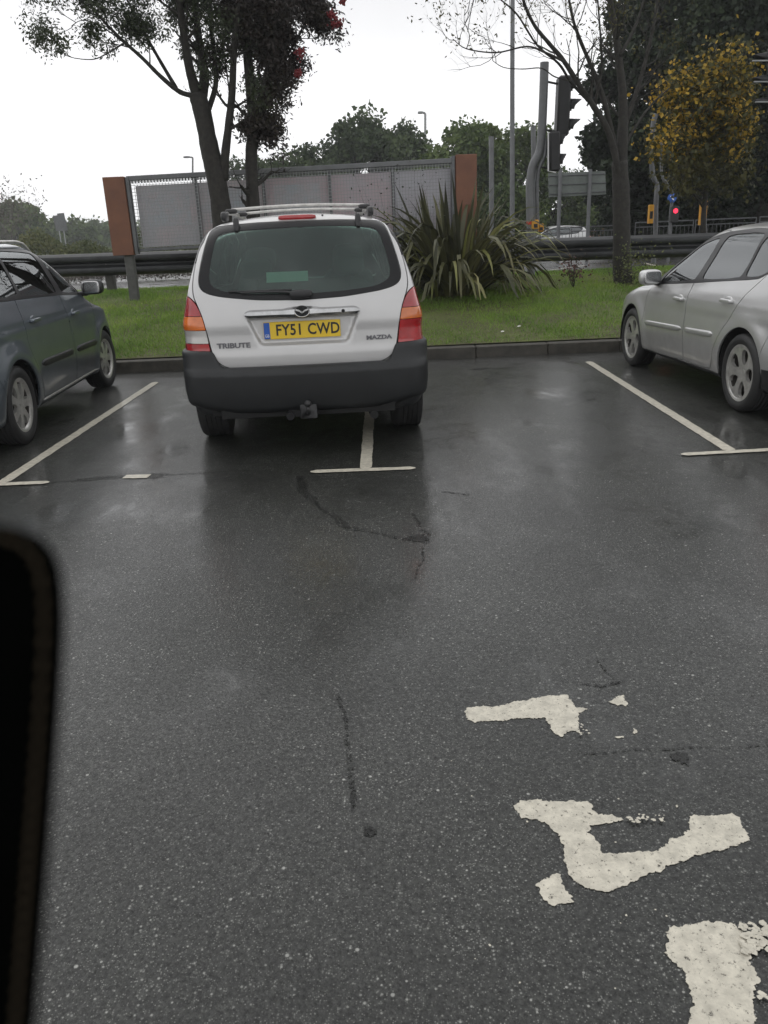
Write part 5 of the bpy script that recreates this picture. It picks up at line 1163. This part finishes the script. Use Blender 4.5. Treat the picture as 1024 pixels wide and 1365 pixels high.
for i in range(5):
    xa, xb = Lh*cuts[i]+(.10 if i == 0 else .012), Lh*cuts[i+1]-.012; za = .035; zc = .90
    V = [(xa, .10, hz_(xa, za)), (xb, .10, hz_(xb, za)), (xb, .10, hz_(xb, zc)), (xa, .10, hz_(xa, zc))]; V += [(a, .13, c) for a, b, c in V]
    mb = MB(); mb.add(V, [[0, 1, 2, 3], [7, 6, 5, 4], [0, 4, 5, 1], [1, 5, 6, 2], [2, 6, 7, 3], [3, 7, 4, 0]])
    mt = pmat('faded_panel', fad[i][0], .7, col2=fad[i][1], noise_scale=1.3+.3*i); pn = mb.build('back_panel', mt, hd)
    if i in (0, 1, 2):   # remains of the old print: a paler block and a pinkish band
        q = MB(); xm = (xa+xb)/2; w_ = (xb-xa)*.36; q.add([(xm-w_, .094, hz_(xm-w_, .32)), (xm+w_, .094, hz_(xm+w_, .32)), (xm+w_, .094, hz_(xm+w_, .80)), (xm-w_, .094, hz_(xm-w_, .80))], [[0, 1, 2, 3]]); q.build('faded_print', pmat('faded_print', (.40, .44, .48), .7, col2=(.48, .43, .45), noise_scale=6), pn)
    up = MB(); xp = Lh*cuts[i+1]; up.box((xp-(.03 if i == 4 else 0), .06, (hz_(xp, 0)+hz_(xp, 1))/2), (.05, .05, Hh), None, .005); up.build('mullion', M['galv'], hd)
mb = MB(); wire = .007; nx = int(Lh/.052)
for i in range(nx+1):
    x = Lh*i/nx; mb.box((x, .005, (hz_(x, .0)+hz_(x, 1))/2), (wire, wire*.8, Hh))
nz_ = int(Hh/.052)
for j in range(1, nz_): mb.box((Lh/2, -.002, hz_(Lh/2, j/nz_)), (Lh, wire*.8, wire), Mrot)
mb.build('wire_mesh', M['pole_pale'], hd)
mb = MB(); 
for i in range(nx): x = Lh*(i+.5)/nx; mb.box((x, .012, hz_(x, .955)), (.026, .01, .055), Mrot)
mb.build('mesh_teeth', M['galv'], hd)
for x in (-.16, Lh*.36, Lh*.70, Lh+.16):
    wx = hl.x+x*math.cos(ha); wy = hl.y+x*math.sin(ha); z0 = gz(wx, wy)-.1; mb = MB(); mb.box((x+.02, .03, (z0+hz_(x, .05))/2), (.155, .13, hz_(x, .05)-z0), None, .01); mb.build('leg', pmat('grey_timber_leg', (.10, .10, .095), .75, noise_amt=.35, noise_scale=10), hd)

# ------------------------------------------------------------------ poles, lamps, signals
def ptube(parent, name, pts, Y, r, mat, n=12, org=None):
    P = [at(x, y, Y)-org for x, y in pts]; mb = MB(); mb.tube(P, r, n); return mb.build(name, mat, parent, angle=R(50))
def smooth_px(p, k=4):
    Q = []
    for i in range(len(p)-1):
        a, b, c, d = p[max(i-1, 0)], p[i], p[i+1], p[min(i+2, len(p)-1)]
        for j in range(k):
            u = j/k; Q.append(tuple(.5*((2*b[m])+(c[m]-a[m])*u+(2*a[m]-5*b[m]+4*c[m]-d[m])*u*u+(3*b[m]-a[m]-3*c[m]+d[m])*u**3) for m in (0, 1)))
    return Q+[p[-1]]
def pole_thing(name, label, cat, pts, Y, r, mat, group=None, base_drop=True):
    o = at(pts[0][0], pts[0][1], Y); t = thing(name, label, cat, (o.x, o.y, gz(o.x, o.y)), 0, group); org = Vector(t.location)
    P = [at(x, y, Y)-org for x, y in pts]
    if base_drop: P = [Vector((P[0].x, P[0].y, -.05))]+P
    mb = MB(); rr = r if not isinstance(r, tuple) else [r[0]+(r[1]-r[0])*i/(len(P)-1) for i in range(len(P))]; mb.tube(P, rr, 12); mb.build('pole', mat, t, angle=R(50)); return t, org
# tall lamp post (head above the picture)
t, og = pole_thing('street_lamp', 'tall grey lamp post running out of the top of the photo', 'street lamp', [(683, 300), (683, 200), (683, 100), (683.5, 0), (684, -60)], 24, (.075, .05), M['pole'])
tp = at(684, -60, 24)-og; mb = MB(); mb.tube([tp, tp+Vector((0, 0, .25)), tp+Vector((.5, 0, .42))], .04, 8); sellip(mb, tp+Vector((.75, 0, .42)), (.65, .28, .14), .6, .6); mb.build('lamp_head', M['pole_pale'], t, smooth=True)
mb = MB(); mb.lathe([(.11, 0), (.11, .62), (.075, .70)], 'z', 12); mb.build('base_sleeve', M['pole'], t, angle=R(40))
def far_lamp(label, px_, py0, py1, Y, hx, r=.07, mat='pole_pale'):
    t, og = pole_thing('street_lamp', label, 'street lamp', [(px_, py1), (px_, py0)], Y, (r, r*.75), M[mat], None); tp = at(px_, py0, Y)-og
    mb = MB(); s = Y/1064*hx; mb.tube([tp, tp+Vector((s*.45, 0, .06))], r*.7, 6); sellip(mb, tp+Vector((s*.75, 0, .06)), (abs(s)*.8, .3, .17), .6, .6); mb.build('lamp_head', M[mat], t, smooth=True); return t
far_lamp('white lamp post with a flat head beyond the right half of the hoarding', 567, 151, 300, 62, -8, .11)
far_lamp('small distant lamp post above the left part of the hoarding', 257, 210, 300, 80, -10, .10, 'pole')
far_lamp('thin pale lamp post with a white head behind the bare tree', 852, 64, 308, 31, -16, .045)
pole_thing('post', 'plain grey post left of the tall lamp post', 'post', [(655, 300), (655.5, 250), (655, 182)], 22, .065, M['pole'])
# traffic signal mast seen from the side
DS = 15.6
mast = smooth_px([(708, 355), (707.5, 300), (706.5, 252), (710, 222), (719, 203), (722, 180), (724, 140), (726, 83)])
ts, og = pole_thing('traffic_signal', 'traffic signal on a cranked grey mast, its black lamp heads seen from the side', 'traffic light', mast, DS, .075, M['pole'])
ptube(ts, 'conduit', smooth_px([(717, 300), (716, 250), (719, 224), (726, 208), (728, 185)]), DS-.02, .035, M['galv'], 8, og)
sb = pmat('signal_black', (.012, .012, .013), .5, noise_amt=.3)
def head(parent, top, bot, Y, wpx, n, hood, mat, org, nm='signal_head', hd_=1, tone=None):
    A, B = at(*top, Y)-org, at(*bot, Y)-org; H = (A-B).length; w_ = wpx*Y/1064; up = (A-B).normalized(); ang_ = math.atan2(up.x, up.z); Rm = Matrix.Rotation(ang_, 3, 'Y'); c = (A+B)/2
    mb = MB(); mb.box(c, (w_, .30, H), Rm, .03); hb = mb.build(nm, mat, parent, angle=R(40))
    for k in range(n):
        z = H/2-H*(k+.5)/n; r_ = min(.125, H/n*.42); m2 = MB(); V = []; F = []; N = 14
        for i in range(N+1):
            a = R(-25)+R(230)*i/N; ll = hood*(.35+.65*max(0, math.sin(max(0, min(math.pi, a)))))
            for q, rad in ((0, r_), (ll, r_*.93)): V.append(c+Rm @ Vector((hd_*(w_/2+q), rad*math.cos(a), z+rad*math.sin(a)-.0*q)))
        for i in range(N): F.append([2*i, 2*i+1, 2*i+3, 2*i+2])
        m2.add(V, F); ho = m2.build('hood', mat, hb, smooth=True); md = ho.modifiers.new('thickness', 'SOLIDIFY'); md.thickness = .006
        m3 = MB(); m3.lathe([(.0005, .018), (r_*.6, .013), (r_*.9, 0), (r_*.9, -.01)], 'x', 20); 
        m3.V = [tuple(c+Rm @ Vector((hd_*(w_/2)+hd_*x, y, z+zz))) for x, y, zz in m3.V]; m3.build('signal_lens', sb if tone is None else tone, hb, smooth=True)
    return hb
head(ts, (752, 102), (748, 182), DS, 15, 3, .22, sb, og)
head(ts, (738, 176), (738, 229), DS-.1, 13, 2, .13, sb, og, 'lower_signal_head')
mb = MB()
for (a, b) in (((725, 108), (744, 112)), ((723, 172), (742, 176)), ((722, 190), (733, 190)), ((712, 222), (733, 224))): mb.tube([at(*a, DS)-og, at(*b, DS)-og], .018, 6)
mb.build('bracket', sb, ts)
mb = MB(); mb.tube([at(731, 176, DS-.28)-og, at(731, 228, DS-.28)-og, at(741, 230, DS-.28)-og], .011, 6); mb.build('white_edge', pmat('white_edge', (.7, .7, .7), .4), ts)
orange = pmat('push_box_yellow', (.62, .30, .015), .45, noise_amt=.2)
def push_box(parent, px_, py0, py1, Y, org, wpx=8, pole=None):
    A, B = at(px_, py0, Y-.12)-org, at(px_, py1, Y-.12)-org; H = (A-B).length; w_ = wpx*Y/1064; mb = MB(); mb.box((A+B)/2, (w_, .12, H), None, .012); p = mb.build('push_button_box', orange, parent); m2 = MB(); m2.box((A+B)/2+Vector((0, -.062, -.02)), (w_*.6, .006, H*.4)); m2.build('button_plate', sb, p)
push_box(ts, 713.5, 293, 306, DS, og, 8); push_box(ts, 721, 298, 309, DS+.15, og, 6)
mb = MB(); mb.lathe([(.079, -.03), (.079, .03)], 'z', 14, at(707.6, 297, DS)-og); mb.build('reflective_band', pmat('red_band', (.5, .05, .02), .4), ts)
pole_thing('post', 'short grey post close behind the cranked signal mast', 'post', [(712, 300), (712, 240), (711, 168)], 17.5, .05, M['pole'])
# second cranked mast with push button box
m2_, og = pole_thing('crossing_mast', 'pale cranked mast with a yellow push-button box, right of the bare trunk', 'post', smooth_px([(874, 312), (874.5, 270), (876, 248), (870, 232), (869, 200), (871, 165), (875, 152)]), 21.5, .06, M['galv'])
push_box(m2_, 867.5, 273, 298, 21.4, og, 6)
m3_, og = pole_thing('crossing_signal', 'slim cranked mast with a round blue sign and a red pedestrian light', 'traffic light', smooth_px([(893, 314), (894, 285), (896, 258), (888, 244), (882, 230), (882, 190)]), 23, .04, M['pole'])
mb = MB(); c = at(896, 264, 22.9)-og; mb.lathe([(.0005, -.01), (.115, -.01), (.12, -.006), (.12, .006), (.0005, .006)], 'y', 24, c); s_ = mb.build('round_sign', pmat('sign_blue', (.02, .10, .42), .4), m3_, angle=R(40))
mb = MB(); mb.prism([(c.x-.06, c.z+.05), (c.x-.03, c.z+.06), (c.x+.05, c.z-.03), (c.x+.06, c.z-.06), (c.x+.02, c.z-.05)], 'y', c.y-.013, c.y-.0105); mb.build('white_arrow', pmat('sign_white', (.75, .75, .75), .4), s_)
mb = MB(); c = at(899, 286, 22.85)-og; mb.box(c, (.20, .16, .42), None, .02); pb_ = mb.build('pedestrian_box', sb, m3_)
red = bpy.data.materials.new('red_light'); red.use_nodes = True; rb_ = red.node_tree.nodes['Principled BSDF']; rb_.inputs['Base Color'].default_value = (.4, .01, .02, 1); rb_.inputs['Emission Color'].default_value = (1, .03, .08, 1); rb_.inputs['Emission Strength'].default_value = 2.2
mb = MB(); mb.lathe([(.0005, -.01), (.06, -.006), (.062, 0)], 'y', 16, c+Vector((0, -.085, .09))); mb.build('red_lens', red, pb_)
# orange box on a post in front of the golden tree
m4_, og = pole_thing('crossing_post', 'short dark post with a yellow push-button box at the golden tree', 'post', [(939, 318), (939, 262)], 20, .05, M['pole']); push_box(m4_, 937, 268, 300, 19.9, og, 8)
# right-edge signal heads with pale hood edges
t8, og = pole_thing('traffic_signal', 'traffic signal at the right edge, hoods with pale rims pointing left', 'traffic light', [(1046, 330), (1046, 200), (1046, 40)], 16.5, .07, M['pole'])
h8 = head(t8, (1034, 62), (1034, 152), 16.5, 14, 3, .30, sb, og, 'signal_head', -1)
for k, y in enumerate((81, 109, 136)):
    mb = MB(); a, b = at(1003+k*2, y, 16.36)-og, at(1026, y, 16.36)-og; mb.tube([a, b], .013, 6); mb.build('pale_hood_rim', M['pole_pale'], h8)
# back of a road sign on two posts
sgn_, og = thing('road_sign', 'grey-green back of a wide road sign on two posts right of the traffic signal', 'sign', (at(767, 310, 25).x, 25, gz(8, 25))), None; og = Vector(sgn_.location)
a, b, c, d = [at(*q, 25)-og for q in ((732, 263), (808, 259), (807, 228), (731, 231))]
mb = MB(); V = [a, b, c, d]+[v+Vector((0, .03, 0)) for v in (a, b, c, d)]; mb.add(V, [[0, 1, 2, 3], [7, 6, 5, 4], [0, 4, 5, 1], [1, 5, 6, 2], [2, 6, 7, 3], [3, 7, 4, 0]]); pl = mb.build('sign_plate', pmat('sign_back', (.15, .17, .155), .6, noise_amt=.25, noise_scale=3), sgn_)
mb = MB()
for f in (.12, .5, .88): mb.tube([a.lerp(d, f)+Vector((0, -.02, 0)), b.lerp(c, f)+Vector((0, -.02, 0))], .014, 6)
mb.build('stiffener', M['galv'], pl)
for x0_, x1_ in ((747, 747), (787, 787)):
    mb = MB(); p = at(x0_, 228, 24.93)-og; mb.tube([(p.x, p.y, -.05), (p.x, p.y, p.z+.05)], .055, 10); mb.build('post', M['pole'], sgn_, angle=R(50))
# sign backs far left
for i, (x, y0_, y1_, lab) in enumerate(((78, 287, 312, 'left one of two narrow grey sign backs far off on the left'), (84, 284, 312, 'right one of two narrow grey sign backs far off on the left'))):
    o_ = at(x, 300, 75+i); t = thing('road_sign', lab, 'sign', (o_.x, o_.y, gz(o_.x, o_.y)), R(35)); zt_ = at(x, y0_, 75+i).z-t.location.z; zb_ = at(x, y1_-4, 75+i).z-t.location.z
    mb = MB(); mb.box((0, 0, (zt_+zb_)/2), (.62, .04, zt_-zb_), Euler((0, R(-4), 0)).to_matrix(), .01); mb.build('sign_plate', M['pole'], t); mb = MB(); mb.tube([(0, .05, -.1), (0, .05, zt_-.1)], .05, 8); mb.build('post', M['pole_pale'], t)
# pedestrian guard railings
def railing(label, pa, pb, Y0, Y1, hgt, pitch=.11, mat='galv', fr=.022):
    A, B = at(*pa, Y0), at(*pb, Y1); z0, z1 = A.z, B.z; A.z = gz(A.x, A.y); B.z = gz(B.x, B.y); t = thing('guard_railing', label, 'railing', A, math.atan2(B.y-A.y, B.x-A.x), 'guard railings at the crossing'); L = math.hypot(B.x-A.x, B.y-A.y)
    k = max(1, round(L/2.0)); top = lambda f: (z0-A.z)+(z1-z0)*f
    for i in range(k):
        f0, f1 = i/k, (i+1)/k; x0_, x1_ = L*f0+.03, L*f1-.03; mb = MB(); zt_ = top((f0+f1)/2); mb.tube([(x0_, 0, zt_-hgt+.06), (x0_, 0, zt_), (x1_, 0, zt_), (x1_, 0, zt_-hgt+.06)], fr, 6); mb.tube([(x0_, 0, zt_-hgt+.14), (x1_, 0, zt_-hgt+.14)], fr*.8, 6); mb.tube([(x0_, 0, zt_-.13), (x1_, 0, zt_-.13)], fr*.7, 6)
        n_ = int((x1_-x0_)/pitch)
        for j in range(1, n_): x = x0_+(x1_-x0_)*j/n_; mb.box((x, 0, zt_-hgt/2), (.012, .012, hgt-.28))
        mb.build('panel', M[mat], t, smooth=False)
railing('grey guard railing behind the barrier, from the bare trunk to the golden tree', (846, 297), (1010, 290), 25, 24, 1.05)
railing('grey guard railing behind the barrier, left of the bare trunk', (690, 309), (832, 299), 27, 27, 1.0)
railing('guard railing beyond the barrier, right of the golden tree', (1012, 289), (1100, 286), 24, 24, 1.05)
# road paint seen under the barrier
for a, b in (((868, 352), (884, 362)), ((724, 352), (800, 349))):
    A, B = at(*a, 20), at(*b, 20); strip('road_line', (A.x, 19.5), (B.x, 21.5), .10, gz(A.x, 20)-.02, M['marking'], 0, .2)
# low brick building with a white window
hb0 = at(806, 300, 74); hs = thing('brick_building', 'low orange-brick building with a white window, glimpsed beside the bare trunk', 'building', (hb0.x, hb0.y, gz(hb0.x, 74)))
zr = at(806, 272, 74).z-hs.location.z
mb = MB(); mb.box((1.5, 2.5, zr/2), (9, 5, zr)); mb.build('wall', pmat('orange_brick', (.36, .15, .06), .8, col2=(.27, .11, .05), noise_scale=5), hs)
mb = MB(); mb.box((1.5, 2.4, zr+.15), (9.5, 5.6, .32), None, .02); mb.build('roof', pmat('white_fascia', (.6, .6, .58), .5), hs)
for xw in (-.95, 1.4, 3.8):
    mb = MB(); mb.box((xw, -.02, zr*.6), (1.15, .08, 1.5), None, .01); wf = mb.build('window', pmat('white_frame', (.7, .7, .7), .4), hs)
    for sx in (-.27, .27): m2 = MB(); m2.box((xw+sx, -.065, zr*.6), (.42, .01, 1.25)); m2.build('pane', M['gloss_black'], wf)
# a car passing on the far road: copy of the silver hatchback
src = [o for o in bpy.data.objects if o.name.startswith('parked_car') and 'hatchback' in o.get('label', '')][0]
pc = at(775, 305, 45); cpy = dup(src, (pc.x-.4, 45, gz(pc.x, 45)), R(90), 'pale grey car on the far road, half hidden behind the barrier and the bare trunk'); cpy.name = 'distant_car'; cpy['category'] = 'car'; del cpy['group']

# ------------------------------------------------------------------ stitched black folio flap close to the lens, left edge
def flap():
    pts = [(-1150, 1500), (-1150, 700)]; zc = .085
    # outline in the flap's own plane, metres; u to the right, v up
    def uv(px_, py_): return ((px_-512)/FPX*zc, -(py_-682.5)/FPX*zc)
    edge = [(-700, 702), (-100, 696), (-30, 697), (10, 702), (38, 713), (58, 732), (69, 757), (74, 790), (75, 840), (72, 900), (67, 980), (60, 1070), (52, 1170), (44, 1270), (36, 1365), (28, 1460), (18, 1600), (-700, 1600)]
    P = [uv(q[0]+(9 if q[0] > 30 else 5 if q[0] > 0 else 0), q[1]) for q in edge]; n = len(P)
    c = (sum(p[0] for p in P)/n, sum(p[1] for p in P)/n); V = []; F = []
    rings = [(0, -.0016), (.0005, -.0022), (0.0016, -.0026)]
    def inset(d):
        out = []
        for i in range(n):
            a, b, e = Vector(P[i-1]), Vector(P[i]), Vector(P[(i+1) % n]); t1 = (b-a).normalized(); t2 = (e-b).normalized(); m_ = (Vector((t1.y, -t1.x))+Vector((t2.y, -t2.x))).normalized(); out.append(b+m_*d)
        return out
    for d, z in ((.0016, -.0022), (.0006, -.0016), (0, -.0006), (0, .0006), (.0006, .0016), (.0016, .0022)): V += [(p.x, p.y, z) for p in inset(d)]
    for r_ in range(5):
        for i in range(n): F.append([r_*n+i, r_*n+(i+1) % n, (r_+1)*n+(i+1) % n, (r_+1)*n+i])
    F += [list(range(n))[::-1], list(range(5*n, 6*n))]
    o = link_mesh('phone_case_flap', V, F, pmat('black_leather', (.0015, .0017, .0015), 1., spec=.0, bump=.3, bump_scale=900))
    M4 = cam.matrix_world.copy() @ Matrix.Translation((0, 0, -zc)); o.matrix_world = M4
    tag(o, 'out-of-focus black leather case flap with stitched edge, close at the left side of the photo', 'phone case')
    st = MB(); Q = inset(.0010); L = 0
    for i in range(1, n-2):
        a, b = Q[i], Q[i+1]; k = max(1, int((b-a).length/.0016))
        for j in range(k):
            p0 = a.lerp(b, (j+.15)/k); p1 = a.lerp(b, (j+.75)/k)
            if p0.x < -.06: continue
            st.tube([(p0.x, p0.y, .0021), (p0.x*.5+p1.x*.5, p0.y*.5+p1.y*.5, .0026), (p1.x, p1.y, .0021)], .00028, 6)
    st.build('stitching', pmat('stitch_thread', (.04, .032, .022), .9, spec=.0), o)
flap()

# ------------------------------------------------------------------ damp air: one closed box round everything below the clouds
hm = bpy.data.materials.new('haze_air'); hm.use_nodes = True; hn = hm.node_tree.nodes; hn.remove(hn['Principled BSDF']); pv = hn.new('ShaderNodeVolumePrincipled')
pv.inputs['Color'].default_value = (.93, .95, .97, 1); pv.inputs['Density'].default_value = .0010; pv.inputs['Anisotropy'].default_value = .2
hm.node_tree.links.new(pv.outputs[0], hn['Material Output'].inputs['Volume'])
mb = MB(); mb.box((-30, 145, 10.5), (448, 358, 31)); tag(mb.build('haze', hm), kind='stuff')
